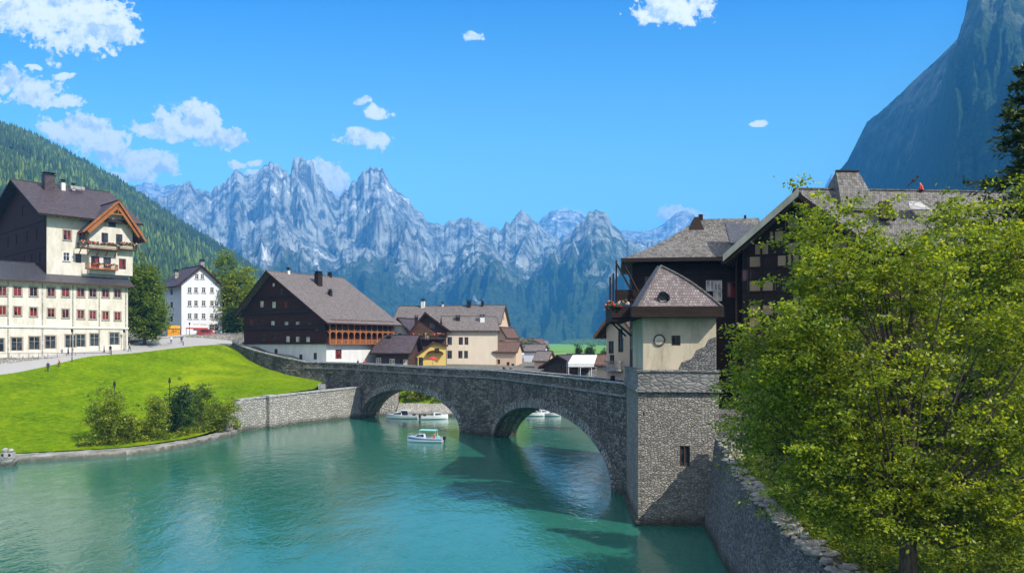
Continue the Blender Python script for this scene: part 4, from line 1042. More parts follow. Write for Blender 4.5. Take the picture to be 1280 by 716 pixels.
# ------------------------------------------------------------------ 4 long grey-roofed building behind
def simple(name,label,cat,pa,Da,pb_,Db,z0,dep,ze,zr,mat,roof,ax='x',rr=None,ov=.6,og=.6,wins=(),zL=None,zR=None,sof='brownwood',cw=()):
    A=W(pa,Da,z=0);B=W(pb_,Db,z=0); h=House(name,label,cat,(A.x,A.y),(B.x,B.y),z0)
    b=Block(h,0,h.W,0,dep,0,ze-z0,M[mat],gab=(ax,rr if rr is not None else (dep/2 if ax=='x' else h.W/2),zr-z0),zL=None if zL is None else zL-z0,zR=None if zR is None else zR-z0)
    for px,py,w_,h_,st in wins: b.pwin('F',px,py,w_,h_,st)
    for f,u_,v_,w_,h_,st in cw: b.win(f,u_,v_-z0,w_,h_,st)
    b.finish(); gable_roof(h,b,M[roof],ov=ov,og=og,soffit=sof); return h,b
h,b=simple('long_house','long house with a grey brown roof rising behind the cream house','house',492,232,624,226,9,13,20.4,25.6,'peach','roofgrey',wins=[(590,415,1,1.4,'dark')],cw=[('R',3,18,1.,1.3,'dark'),('R',6.5,18,1.,1.3,'dark'),('R',6.5,22.,1.,1.2,'dark'),('R',9.5,18,1.,1.3,'dark')])
chimney(h,7,6,16,1,1,2.2,'plinth'); chimney(h,21,6,16,1,1,1.7,'blackwood'); chimney(h,25,6.2,16,.7,.7,1.6,'blackwood'); chimney(h,13,6.2,16.1,.5,.5,1.2,'plinth')
# cream house
h,b=simple('cream_house','cream house with a low grey roof and paired dark windows behind the bridge','house',556,188,622,190,8.6,10,17.8,20.9,'beige','roofgrey',ov=.7,og=.5,wins=[(562,426,1.1,1.9,'dark'),(576,426,1.,1.8,'dark'),(583,426,.9,1.8,'dark'),(562,443,1.1,1.9,'dark'),(575.5,443,1.,1.8,'dark'),(582.5,443,.9,1.8,'dark')])
chimney(h,3.4,3.4,10.5,.9,.9,1.6,'blackwood'); chimney(h,9.2,3.,10.3,1.1,1.1,2.,'plinth')
h,b=simple('gabled_house','brown gabled house with a balcony left of the cream house','house',512,186,558,186.5,8.6,12,17.2,21.5,'brownwood','roofslate',ax='y',rr=3.6,ov=1.,og=1.1,zL=17.0,zR=17.9,wins=[(524,421,1.2,1.3,'dark'),(540,407,1.2,1.2,'dim'),(549,421,1.,1.3,'dark'),(534,421,1.,1.4,'lit')],sof='darkwood')
balcony(h,.5,h.W-.2,-1.1,0,7.1,fl=70); chimney(h,1.2,6,9.5,.8,.8,2.6,'blackwood'); 
h,b=simple('yellow_house','small bright yellow house front with an arched canopy behind the bridge','house',516,181,557,181.5,8.6,4.5,13.4,14.6,'yellow','roofred',ax='y',rr=4.6,ov=.5,og=.5,zL=11.2,zR=14.0,wins=[(546,438,1.1,1.,'dim'),(526,452,1.,2.,'dark'),(520,452,.8,2.,'dark')])
cn=MB(); 
for k in range(8):
    a0=math.pi*k/8;a1=math.pi*(k+1)/8; cx=h.W*.68
    cn.slab((cx-1.9*math.cos(a0),-1.3,3.4+.8*math.sin(a0)),(cx-1.9*math.cos(a1),-1.3,3.4+.8*math.sin(a1)),(cx-1.9*math.cos(a1),0,3.6+.8*math.sin(a1)),(cx-1.9*math.cos(a0),0,3.6+.8*math.sin(a0)),.08)
h.part(cn,'canopy',M['darkwood'])
h,b=simple('cafe_house','low cafe with a plum coloured roof and dark open front beside the chalet','cafe',470,176,510,175,8.6,9,12.7,16.2,'brownwood','roofplum',ax='x',rr=6,ov=.9,og=1.0,zL=12.7,zR=13,wins=[(473,452,1.2,1.7,'lit'),(482,453,1.2,1.7,'dark'),(490,453,1.2,1.7,'lit'),(499,454,1.2,1.7,'dark'),(507,454,1.,1.7,'lit')],sof='blackwood')
chimney(h,1.5,5,5,.8,.8,2.,'plinth')
h,b=simple('gallery_house','narrow house with a brown porch roof between the chalet and the gabled house','house',486,196,512,194,8.6,8,17.2,20.6,'cream','roofplum',ax='y',ov=.6,og=.8,wins=[(500,420,1.,1.3,'dark'),(506,430,1.,1.3,'dark')],sof='brownwood')
balcony(h,.3,h.W-.1,-1.2,0,5.6,fl=50)
h,b=simple('peach_house','low peach house with a ragged brown roof behind the bridge middle','house',618,190,645,189,8.6,8,12.6,14.8,'peach','roofred',ov=.5,og=.4,wins=[(623,452,.8,1.1,'dark'),(635,455,.7,1.,'dark'),(641,457,.7,1.,'dark')])
h,b=simple('stepped_house','narrow peach house with a red balcony at the foot of the long house','house',620,206,632,205,8.6,8,16.6,18.6,'peach','roofred',ax='y',ov=.5,og=.5,wins=[(626,428,1.,1.2,'dark'),(626,440,.9,1.1,'dark')])
balcony(h,.1,h.W-.1,-.9,0,5.4,fl=30)
h,b=simple('storehouse','low store with white plastered wall behind the bridge','house',655,205,679,204,8.6,8,12.5,14.1,'white','roofgrey',ov=.3,og=.3,wins=[(663,455,.7,1.,'dark')])
h,b=simple('tan_house','small tan house between the white store and the barn','house',668,182,684,181,8.6,6,10.6,12.6,'peach','roofgrey',ax='x',ov=.4,og=.4,wins=[(676,459,.8,.9,'dark')])
h,b=simple('barn','brown barn with an open dark gable and plum roof behind the bridge','barn',680,162,722,159,8.6,11,9.9,11.9,'brownwood','roofplum',ax='y',rr=3.2,ov=.9,og=1.,wins=[(690,459,1.,1.,'dark'),(700,459,1.,1.,'dark'),(710,460,1.,1.,'dark')],sof='darkwood')
h,b=simple('barn_annex','plum roofed barn annex right of the brown barn','barn',712,168,742,168,8.6,8,10.2,12.,'brownwood','roofplum',ax='x',ov=.5,og=.4,sof='darkwood')
h,b=simple('red_roof_shed','small shed with a red brown roof left of the tan tower house','shed',746,128,772,127,8.6,4.5,11.,12.4,'peach','roofred',ax='x',ov=.5,og=.3,wins=[(757,457,.7,.8,'dark')])
h,b=simple('tan_tower_house','tall tan house with a jutting yellow timber eave left of the stone tower','house',758,96,790,93,8.6,8,16.2,18.2,'peach','roofslate',ax='y',ov=1.3,og=.8,wins=[(764,434,.8,1.5,'dark'),(776,431,.8,1.7,'dark'),(775.5,417,.7,1.2,'dark'),(765,449,.7,1.1,'dark')],sof='orangewood')
balcony(h,.2,2.6,-.8,0,2.6,mat='cap')
# marquee
mq=thing('white_marquee','white cafe marquee standing behind the bridge parapet beside the barn','marquee',W(731,146,z=8.3),R(0))
a_=MB(); wv=3.2
a_.slab((-wv,-2.2,2.6),(wv,-2.2,2.5),(wv,0,4.),(-wv+1,0,4.),.08); a_.slab((wv,2.2,2.6),(-wv,2.2,2.6),(-wv+1,0,4.),(wv,0,4.),.08); a_.box(-wv,wv,-2.24,-2.2,1.9,2.6); a_.build('canopy',M['frame'],mq)
a_=MB()
for sx in (-3.1,-1,1,3.1):
    for sy in (-2.1,2.1): a_.box(sx-.05,sx+.05,sy-.05,sy+.05,0,2.6)
a_.build('poles',M['frame'],mq)
# far village
rs=random.Random(5); fi=0
for px,D,w_,hh,mt,rf_ in ((652,330,11,6.4,'white','roofgrey'),(652,420,12,8,'white','roofred'),(641,520,14,8,'cream','roofred'),(660,560,14,8,'white','roofgrey'),(632,640,14,9,'white','roofred'),(656,480,9,7,'cream','roofgrey'),(648,760,18,9,'white','roofred'),(625,560,14,8,'peach','roofgrey'),(655,780,12,8,'white','roofgrey')):
    lbs=['pale chalet nearest behind the white store, left of the green field','white house with a red roof left of the nearest valley chalet','cream house with a red roof among the valley trees','white house with a grey roof beside the valley trees','small white house at the left of the far village','cream house at the near corner of the green field','broad white house with a red roof far up the valley','peach house at the left edge of the far village','distant white farmhouse at the left end of the green field']
    A=W(px,D,z=0)
    h,b=simple('village_house',lbs[fi],'house',px,D,px+w_*F/D,D+rs.uniform(-6,6),8.4,10,8.4+hh*.75,8.4+hh*1.15,mt,rf_,ax=rs.choice('xy'),wins=()); h.root['group']='far village houses'; fi+=1
# ------------------------------------------------------------------ 5 stone tower
H=House('stone_tower','square rubble stone tower with plastered upper room rising from the water at the bridge end','tower',(9.9,62.6),(16.1,62.25),0)
WT=H.W
tb=Block(H,0,WT,0,12.4,-2,10.4,M['tower'],name='tower_shaft',dep=.5)
tb.pwin('F',856,570,.85,1.55,'dark'); tb.pwin('F',803,519,.3,.5,'dark'); tb.finish()
ft=MB(); ft.box(-.25,WT+.2,-.3,-.003,-2,.35); ft.box(-.25,-.003,-.3,12,-2,.3); H.part(ft,'footing',M['tower'])
c_=MB()
c_.box(-.22,WT+.15,-.25,12.6,10.4,10.62); c_.box(-.12,WT+.08,-.12,12.5,10.62,11.0); H.part(c_,'cornice',M['cut'])
p_=MB(); p_.box(-.05,WT,-.08,.32,11.0,11.95); p_.box(-.05,.32,.32,12.3,11.0,11.95); H.part(p_,'parapet',M['cut'])
k_=MB(); k_.box(-.14,WT+.08,-.17,.42,11.953,12.1); k_.box(-.14,.42,.42,12.4,11.953,12.1); H.part(k_,'coping',M['cut'])
qn=MB()
for k in range(22):
    l_=.55 if k%2 else .34; qn.box(-.035,l_,-.035,-.002,.4+k*.455,.4+k*.455+.43); qn.box(-.035,-.002,-.002,.9-l_,.4+k*.455,.4+k*.455+.43)
H.part(qn,'quoins',M['tower'])
ub=Block(H,.42,WT-.1,.55,9.4,11.0,16.2,M['greyplaster'],name='upper_room',dep=.3)
ub.pwin('F',845,425.5,.7,.75,'dark'); ub.pwin('L',789,424,.9,1.8,'dark'); ub.finish()
x,zz=H.hy(824,425,.55); rr=MB()
ring=[(x+.42*math.cos(2*math.pi*k/24),.5,zz+.42*math.sin(2*math.pi*k/24)) for k in range(25)]
rr.tube(ring,.06,6,0,False); 
H.part(rr,'round_ring',M['framebrown'])
dsc=MB(); dsc.tube([(x,.54,zz),(x,.50,zz)],.36,20); H.part(dsc,'round_niche',M['glasslight'])
bl=MB(); bl.poly([(WT-3.1,.53,12.0),(WT-.12,.53,12.0),(WT-.12,.53,14.7),(WT-.7,.53,14.5),(WT-1.0,.53,13.9),(WT-1.6,.53,13.7),(WT-2.0,.53,13.0),(WT-2.8,.53,12.7)]); H.part(bl,'exposed_stonework',M['drywall'])
# fascia and hipped shingle roof
fz=16.2
fa=MB(); fa.box(-.55,WT+.2,-.55,9.8,fz+.003,fz+.16); fa.box(-.62,WT+.28,-.62,-.5,fz+.02,fz+.85); fa.box(-.62,-.5,-.5,9.8,fz+.02,fz+.85); fa.box(WT+.16,WT+.28,-.5,9.8,fz+.02,fz+.85); rf=H.part(fa,'eaves_box',M['blackwood'])
sh=MB(); ax_,az=H.hy(826,333,2.8); N=14
def hipcurve(p,q_,n,bulge):
    p=Vector(p);q_=Vector(q_); return [p.lerp(q_,k/n)+Vector((0,0,bulge*math.sin(math.pi*k/n))) for k in range(n+1)]
E0=(-.1,-.5,fz+.72);E1=(WT+.2,-.5,fz+.72);AP=(ax_,2.8,az);BK=(WT+.2,8,fz+1.3);BL=(-.1,8,fz+.8)
r1=hipcurve(E1,AP,N,.3); r0=hipcurve(E0,AP,N,-.05); r2=hipcurve(BK,(ax_,5,az+.3),N,.3); r3=hipcurve(BL,(ax_,5,az+.3),N,.1)
for k in range(N):
    sh.poly([r0[k],r1[k],r1[k+1],r0[k+1]]); sh.poly([r1[k],r2[k],r2[k+1],r1[k+1]]); sh.poly([r3[k],r0[k],r0[k+1],r3[k+1]])
rfm=m_roof('weathered_shingle',(.19,.15,.14),(.36,.30,.28),.27,.2,mamt=.45,moss=(.08,.065,.06),bump=1)
rs_=sh.build('hip_roof',rfm,H.root)
hb=MB(); 
for c in (r0,r1): hb.tube([p+Vector((0,-.03,.05)) for p in c],.09,6)
hb.tube([(E0[0],-.55,E0[2]+.03),(E1[0],-.55,E1[2]+.03)],.07,6)
hb.build('hip_ridge',M['roofgrey'],rs_)
ov=MB(); vx,vz=H.hy(829.5,372,-.0); vy=.15
rg_=[(vx+.42*math.cos(2*math.pi*k/16),vy-.18,vz+.02+.42*math.sin(2*math.pi*k/16)) for k in range(17)]
ov.tube(rg_,.09,6,0,False); ov.tube([(vx,vy-.1,vz),(vx,vy+.5,vz)],.36,16); ov.build('round_roof_vent',M['metal'],rs_)
# projecting dark gallery on the left
gm=MB(); gx0=-2.0
gm.box(gx0,-.62,1.2,9.5,fz-.25,fz+.05); gm.box(gx0,gx0+.1,1.2,9.5,fz+.05,fz+1.); gm.box(gx0,-.6,1.1,1.2,fz+.05,fz+1.)
gm.box(gx0+.05,gx0+.2,1.2,1.35,fz,fz+3.6); gm.box(gx0+.05,gx0+.2,5,5.15,fz,fz+3.6); gm.beam((-.55,.3,fz-1.4),(gx0+.2,1.4,fz-.2),.14,.14); gm.beam((-.55,5,fz-1.4),(gx0+.2,5,fz-.2),.14,.14)
ga_=H.part(gm,'side_gallery',M['blackwood']); f_=MB(); flowers(f_,(gx0-.05,1.1,fz+1.1),(gx0-.05,8,fz+1.1),60,.17); flowers(f_,(gx0,1.05,fz+1.05),(-.7,1.05,fz+1.05),20,.16); f_.build('flower_box',FL,ga_)

# ------------------------------------------------------------------ 6 big shingled house behind the tower
H=House('shingle_house','large dark house with a broad old shingle roof behind the stone tower','house',(11.2,74.5),(23.,73),9.0)
z=lambda a:a-H.z0
sb=Block(H,0,H.W,0,12,0,z(21.6),M['blackwood'],name='wall',dep=.25)
for px,py,w_,h_,st in ((897,357,.8,1.,'lit'),(888,357,.8,1.,'lit'),(915,362,.9,1.4,'dim'),(845,350,.9,1.2,'dark'),(812,355,.9,1.4,'dim'),(897,370,.8,.9,'lit')): sb.pwin('F',px,py,w_,h_,st)
sb.finish()
ro=MB(); ex0,ex1,ey0,ey1=-1.,H.W+.6,-1.2,13
rx0=H.hy(872,274,6)[0]; rz_=H.hy(872,274,6)[1]; rx1=H.W+.6; ze=z(22.0)
def hip(mb,ex0,ex1,ey0,ey1,ze,rx0,rx1,ry,rz,th=.25,n=10,cv=.5):
    """hipped roof with slightly concave slopes"""
    pr=[]
    for k in range(n+1):
        f=k/n; g=f-cv*.5*f*(1-f)*1.0
        pr.append((ex0+(rx0-ex0)*f,ex1+(rx1-ex1)*f,ey0+(ry-ey0)*f,ey1+(ry-ey1)*f,ze+(rz-ze)*g))
    for a,b in zip(pr,pr[1:]):
        mb.poly([(a[0],a[2],a[4]),(a[1],a[2],a[4]),(b[1],b[2],b[4]),(b[0],b[2],b[4])])
        mb.poly([(a[1],a[3],a[4]),(a[0],a[3],a[4]),(b[0],b[3],b[4]),(b[1],b[3],b[4])])
        mb.poly([(a[0],a[3],a[4]),(a[0],a[2],a[4]),(b[0],b[2],b[4]),(b[0],b[3],b[4])])
        mb.poly([(a[1],a[2],a[4]),(a[1],a[3],a[4]),(b[1],b[3],b[4]),(b[1],b[2],b[4])])
    mb.box(ex0+.02,ex1-.02,ey0+.02,ey1-.02,ze-.2,ze-.004)
hip(ro,ex0,ex1,ey0,ey1,ze,rx0,rx1,6,rz_,cv=.7)
rf=H.part(ro,'roof',M['rooftile']); H.roof=rf
e_=MB(); e_.box(ex0-.05,ex1,ey0-.06,ey0+.02,ze-.32,ze+.03); e_.beam((ex0+.1,ey0+.3,ze-.3),(ex0+1.5,ey0-.9,ze-3.2),.14,.14); e_.build('eaves_board',M['blackwood'],rf)
dm=MB(); dx,dz=H.hy(870,292,4.6); dm.poly([(dx-.9,4.2,dz-.1),(dx+.9,4.2,dz-.1),(dx+.35,5.,dz+1.7),(dx-.1,5.,dz+1.7)]); dm.poly([(dx-.9,4.2,dz-.1),(dx-.1,5.,dz+1.7),(dx-.1,6.6,dz+1.7),(dx-1.1,6.6,dz-.1)]); dm.poly([(dx+.9,4.2,dz-.1),(dx+1.1,6.6,dz-.1),(dx+.3,6.6,dz+1.7),(dx+.35,5.,dz+1.7)]); dm.poly([(dx-.1,5.,dz+1.7),(dx+.35,5,dz+1.7),(dx+.3,6.6,dz+1.7),(dx-.1,6.6,dz+1.7)]); dm.build('roof_hood',M['blackwood'],rf)
nb=MB(); nb.box(rx0+.1,rx0+.5,5.8,6.2,rz_-.2,rz_+.45).box(rx0+4.5,rx0+4.7,5.9,6.1,rz_-.2,rz_+.3); nb.build('ridge_nub',M['blackwood'],rf)
bg_=MB(); by=-1.6
bg_.box(-1.6,2.5,by,0,z(18.0),z(18.2)); bg_.box(-1.6,2.5,by,by+.08,z(18.2),z(19.1)); bg_.box(-1.55,-1.4,by,by+.15,z(18.2),z(21.8)); bg_.beam((-1.5,by,z(21.6)),(.2,by,z(18.4)),.16,.16)
H.part(bg_,'balcony',M['blackwood'])
wg_=MB(); wg_.slab((8.6,-1.9,z(23.2)),(11.2,-1.9,z(23.0)),(11.2,1.5,z(25.2)),(8.6,1.5,z(25.6)),.2); H.part(wg_,'side_roof',M['roofslate'])

# ------------------------------------------------------------------ 7 timber framed gable house
A=W(922,70,z=0); B=W(1078,66,z=0)
H=House('half_timbered_house','half timbered house with pale panels and a steep mossy gable behind the leafy tree','house',(A.x,A.y),(B.x,B.y),8.0)
z=lambda a:a-H.z0
xr=H.hy(1000,250)[0]; zr=H.hy(1000,250)[1]
tb=Block(H,.4,H.W,0,11,0,z(20),M['blackwood'],gab=('y',xr-.4,zr),zL=z(22.3),zR=z(22.3),dep=.2)
tb.pwin('F',933,344,.8,1.,'dim'); tb.finish()
pn=MB(); tw_=MB()
hw=(xr-.4); slope=(zr-z(22.3))/hw
rows_=[z(15.5)+k*1.05 for k in range(12)]
for zz in rows_:
    half=hw-.35 if zz+1.05<z(22.3) else hw-(zz+1.05-z(22.3))/slope-.35
    if half<.5: continue
    nn=max(2,int(2*half/1.15)); wv=2*half/nn
    for k in range(nn):
        if random.random()<.42: continue
        a=xr-half+k*wv; MB().box(a+.1,a+wv-.1,-.05,-.002,zz+.1,zz+.95).build('infill_panel',M['greypanel'],H.root)
    tw_.box(xr-half,xr+half,-.1,-.003,zz-.05,zz+.08)
for k in range(-5,6): 
    xx=xr+k*1.05; top_=zr-abs(k*1.05)*slope-.4
    tw_.box(xx-.08,xx+.08,-.12,-.004,z(14),top_)
H.part(tw_,'timber_frame',M['blackwood'])
gable_roof(H,tb,M['rooftile'],ov=1.5,og=1.7,th=.3,soffit='blackwood')
mo=MB(); mo.slab((-.95,-1.95,zr-(xr+.95)*slope+.05),(-.95,-1.8,zr-(xr+.95)*slope+.7),(xr,-1.8,zr+.7),(xr,-1.95,zr+.0),.05); mo.build('pale_verge',m_plaster('weathered_verge',(.35,.34,.28),(.1,.12,.06),.7),H.roof)
# long wing to the right with tall roof
A=W(1030,78,z=0); B=W(1330,80,z=0)
H=House('long_roofed_house','long old house whose shingled ridge shows above the leafy tree','house',(A.x,A.y),(B.x,B.y),8.0)
z=lambda a:a-H.z0
zr=H.hy(1130,241,5)[1]
lb=Block(H,0,H.W,0,10,0,zr-5.5,M['blackwood'],gab=('x',5,zr)); lb.finish(); gable_roof(H,lb,M['rooftile'],ov=1.2,og=.8,soffit='blackwood')
tr_=MB(); x0=H.hy(1036,240,5)[0]; x1=H.hy(1080,240,5)[0]; x2=H.hy(1046,215,5)[0]; x3=H.hy(1074,213,5)[0]; zt_=H.hy(1060,214,5)[1]
hip(tr_,x0,x1,2.2,8.5,zr-2.2,x2,x3,5.2,zt_,cv=-.3); tr_.build('tower_roof',M['rooftile'],H.roof)
tp=MB(); tp.beam((x2,5.2,zt_+.05),(x3,5.2,zt_+.05),.35,.16); tp.build('ridge_cap',M['blackwood'],H.roof)
rv=MB(); xv,zv=H.hy(1105,264,1.5); rv.slab((xv-.8,.6,zv-.9),(xv+.8,.6,zv-.9),(xv+.5,1.4,zv+1.),(xv-.5,1.4,zv+1.),.4); rv.build('dormer',M['blackwood'],H.roof)
xw,zw=H.hy(1145,256,2.); sk=MB(); sk.slab((xw-1.1,1.2,zw-.6),(xw+1.1,1.2,zw-.6),(xw+.6,2.2,zw+.4),(xw-.7,2.2,zw+.4),.1); sk.build('roof_hatch',M['cap'],H.roof)
LAMPX=H
# ================================================================== vegetation
def leaf_mesh(name,centers,normals_up,size,mat,parent,rs,aspect=.6,label=None,tilt=.9):
    n=len(centers); C_=np.asarray(centers)
    d=rs.normal(size=(n,3)); d[:,2]*=.55; d/=np.linalg.norm(d,axis=1)[:,None]
    up=rs.normal(size=(n,3))*tilt; up[:,2]+=1; s_=np.cross(d,up); s_/=np.linalg.norm(s_,axis=1)[:,None]+1e-9
    L_=(size*rs.uniform(.6,1.3,n))[:,None]; w_=L_*aspect*.5
    nn=np.cross(d,s_)
    p0=C_; p1=C_+d*L_*.5+s_*w_+nn*L_*.08; p2=C_+d*L_; p3=C_+d*L_*.5-s_*w_+nn*L_*.08
    V=np.stack([p0,p1,p2,p3],1).reshape(-1,3); Fc=np.arange(n*4).reshape(-1,4)
    return np_mesh(name,V,Fc,mat,parent)
def make_tree(name,label,cat,base,height,lobes,leaf,nclus,per,lsize,crad,trunk_r,seed,group=None,mat='leaf',stems=1,fork=.3,lay=.5,shell=.55,limbs=26,parts=True,lean=(0,0),gap=.37,lmin=.18):
    """lobes: (dx,dy,z,rx,ry,rz) ellipsoids in tree space. trunk + limbs reach cluster centres"""
    rs=np.random.RandomState(seed); root=thing(name,label,cat,base,0,group)
    vol=np.array([l[3]*l[4]*l[5] for l in lobes])**.75; pk=rs.choice(len(lobes),nclus,p=vol/vol.sum())
    cs=[]
    for k in pk:
        l=lobes[k]; v_=rs.normal(size=3); v_/=np.linalg.norm(v_); r_=rs.uniform(0,1)**shell
        r_*=1+.2*rs.normal()
        cs.append((l[0]+v_[0]*l[3]*r_,l[1]+v_[1]*l[4]*r_,l[2]+v_[2]*l[5]*r_))
    cs=np.array(cs); 
    keep=fbm(cs[:,0]*.55+9,cs[:,2]*.55+cs[:,1]*.4,3,seed%40)>gap; cs=cs[keep]
    cr=crad*rs.uniform(.5,1.35,len(cs))
    pts=np.repeat(cs,per,0)+rs.normal(size=(len(cs)*per,3))*np.repeat(cr,per)[:,None]*np.array([1,1,lay])*.6
    leaf_mesh('foliage',pts,None,lsize,M[mat],root,rs)
    tb_=MB(); top=lobes[0]; H_=height
    forks=[]
    for s_ in range(stems):
        a=rs.uniform(0,6.28); off=Vector((math.cos(a),math.sin(a),0))*trunk_r*(1.4 if stems>1 else 0)
        path=[]; rad=[]
        sp=Vector((math.cos(a+.3),math.sin(a+.3),0))*(H_*.12 if stems>1 else H_*.02)
        for k in range(9):
            f=k/8; path.append(off+Vector((lean[0]*f,lean[1]*f,0))+sp*f*f+Vector((rs.normal()*.02*H_*f,rs.normal()*.02*H_*f,H_*.92*f-.4))); rad.append(trunk_r*(1-f*.9)*(1.35 if k==0 else 1)/(1 if stems==1 else 1.25))
        tb_.tube(path,rad,10); forks.append((path,rad))
    tr=tb_.build('trunk',M['bark'],root,smooth=True)
    lm=MB(); idx=rs.choice(len(cs),min(limbs,len(cs)),replace=False)
    for i in idx:
        c=Vector(cs[i]); path,rad=forks[rs.randint(len(forks))]
        f=min(7,max(1,int(8*max(lmin,(c.z/H_)*rs.uniform(.45,.8))))); p=path[f]
        m_=p.lerp(c,.5)+Vector((0,0,-.06*H_*rs.uniform(.2,1))); q_=[p,p.lerp(m_,.5)+Vector((rs.normal()*.1,rs.normal()*.1,0)),m_,c]
        r0=rad[f]*.45; lm.tube(q_,[r0,r0*.7,r0*.45,.015],6,0,False)
        for j in range(3):
            e=Vector(cs[rs.randint(len(cs))]); 
            if (e-c).length<H_*.3: lm.tube([m_,m_.lerp(e,.5)+Vector((0,0,.1)),e],[r0*.35,r0*.22,.01],5,0,False)
    if len(lm.v): lm.build('limbs',M['bark'],root,smooth=True)
    return root
T_=make_tree
M['grassblade']=m_leaf('grass_blades',(.10,.19,.004),(.22,.34,.006),(.42,.46,.02),.3,.8)
from mathutils.bvhtree import BVHTree
_lb=BVHTree.FromPolygons([tuple(v.co) for v in lawn.data.vertices],[tuple(p.vertices) for p in lawn.data.polygons])
def height_at0(x,y):
    r_=_lb.ray_cast(Vector((float(x),float(y),100)),Vector((0,0,-1))); return None if r_[0] is None else r_[0].z
if 1:
    # foreground trees on the garden slope
    b0=Vector((15.4,31,4.3))
    T_('broadleaf_tree','big bright green broadleaf tree standing above the river wall','tree',b0,15,
      [(-1.2,.3,9.2,4.6,4.0,4.6),(-4.2,.2,7.0,3.0,3.0,3.6),(-4.6,0,9.9,2.2,2.4,2.2),(-2.3,0,12.6,2.3,2.6,2.9),(-3.6,.6,13.6,1.0,1.2,3.0),(-5.2,.4,12.0,.9,1.2,1.9),(-.6,.4,14.6,.9,1,1.6),(1.5,.5,12.4,2.8,2.8,2.2),(3.8,.5,9.6,3.3,3.2,4.2),(2.0,-.3,5.6,3.6,2.6,2.8),(-2.3,-.4,5.0,3.0,2.4,2.1),(-5.3,.6,5.4,1.6,2,2.2),(.3,-.6,3.4,3.2,1.8,1.5),(3.4,-.4,3.0,2.6,1.8,1.6),(-2.6,-.2,3.2,2.2,1.6,1.2)],
      None,3300,46,.16,.44,.36,5,stems=1,limbs=70,shell=.34,lay=.38,gap=.45,lmin=.26)
    T_('broadleaf_tree','broad green tree filling the right edge beside the biggest broadleaf tree','tree',(24,38,6.2),15,
      [(0,0,9,4.2,4,5),(-2.2,-.5,12.6,3,2.6,2.8),(2,0,13.4,3.,3,2.8),(-2,-1,5.5,3.6,3,3.2),(1,-1,4,3.5,3,2.6)],None,1500,44,.18,.5,.26,8,mat='leaf',limbs=40,shell=.42,lay=.4,gap=.42)
    T_('broadleaf_tree','shaded dark green tree low behind the biggest broadleaf tree','tree',(17.5,43,5.2),10,
      [(0,0,5.5,5,3,3.8),(-3.6,-.5,4.4,2.4,2.4,3.2),(4,0,5,3,3,3.5)],None,1000,40,.2,.7,.25,9,mat='leafmid',limbs=24)
    T_('small_tree','slender young tree growing behind the river wall, beside the tower foot','tree',(17.2,51,5.6),9,
      [(0,0,5.2,1.5,1.6,2.6),(.3,0,7.4,1.0,1.,1.6)],None,200,40,.17,.5,.1,19,mat='leaf',limbs=12)
    # conifer on the right edge
    def conifer(name,label,base,h,r,seed,n=3600,ls=.5,group=None):
        rs=np.random.RandomState(seed); root=thing(name,label,'conifer',base,0,group)
        t_=MB().tube([(0,0,-.5),(0,0,h*.5),(0,0,h*.98)],[h*.018,h*.012,.02],8).build('trunk',M['bark'],root,smooth=True)
        lm=MB(); pts=[]
        tiers=int(h/.8)
        for k in range(tiers):
            f=k/tiers; z_=h*(.1+.88*f); rr=r*(1-f)**.85*rs.uniform(.8,1.1)+.15; nb=int(6+6*(1-f))
            for j in range(nb):
                a=rs.uniform(0,6.28); l_=rr*rs.uniform(.7,1.15); dr=-.22*l_
                d=Vector((math.cos(a),math.sin(a),0)); e=d*l_+Vector((0,0,z_+dr+.12*l_))
                lm.tube([(0,0,z_),d*l_*.5+Vector((0,0,z_+dr*.9)),e],[.05,.03,.01],4,0,False)
                m=int(n*l_/(tiers*nb*r)*2.2)+4
                s_=rs.uniform(.1,1,m)
                P_=np.array([ (d*l_*q_+Vector((0,0,z_+dr*min(1,q_*1.6)+(.12*l_ if q_>.8 else 0)))) for q_ in s_]); P_+=rs.normal(size=P_.shape)*np.array([.2,.2,.08])*(.4+l_*.35)
                pts.append(P_)
        lm.build('branches',M['bark'],root)
        leaf_mesh('foliage',np.concatenate(pts),None,ls,M['needles'],root,rs,aspect=.35,tilt=.4); return root
    conifer('spruce_tree','tall dark spruce at the right edge behind the leafy trees',(27.6,43,6.5),23.5,5.6,4,26000,.42)
    # street trees
    T_('round_tree','dense round street tree between the cream hotel and the white house','tree',(-79.6,173.5,13.4),20,
      [(0,0,9.5,4.6,4.4,6.2),(-.6,0,15,3.6,3.6,4.),(.8,0,5.4,4.2,4,3.2)],None,760,34,.5,1.0,.35,31,mat='leafmid',limbs=20,shell=.35)
    for k,(x,y,zz,h_,lb,mt) in enumerate(((-78.5,217,17,23,'tall tree rising behind the right corner of the white house','leafmid'),(-74,213,16,19,'yellow green tree right of the white house','leaf'),(-71.5,215,15.5,21,'bright tree between the white house and the dark chalet','leaf'),(-66.5,204,15,15,'green tree touching the left eave of the dark chalet','leafmid'),(-71,203,16,8,'low dark tree at the foot of the white house corner','leafdark'),(-62.8,200,14.6,9,'low bush tree beside the chalet plinth','leafdark'))):
        T_('street_tree',lb,'tree',(x,y,zz),h_,[(0,0,h_*.55,h_*.17,h_*.2,h_*.36),(h_*.04,0,h_*.8,h_*.13,h_*.14,h_*.18),(0,0,h_*.3,h_*.2,h_*.2,h_*.2)],None,330,28,.55,1.1,.25,50+k,group='trees around the white house',mat=mt,limbs=10,shell=.4)
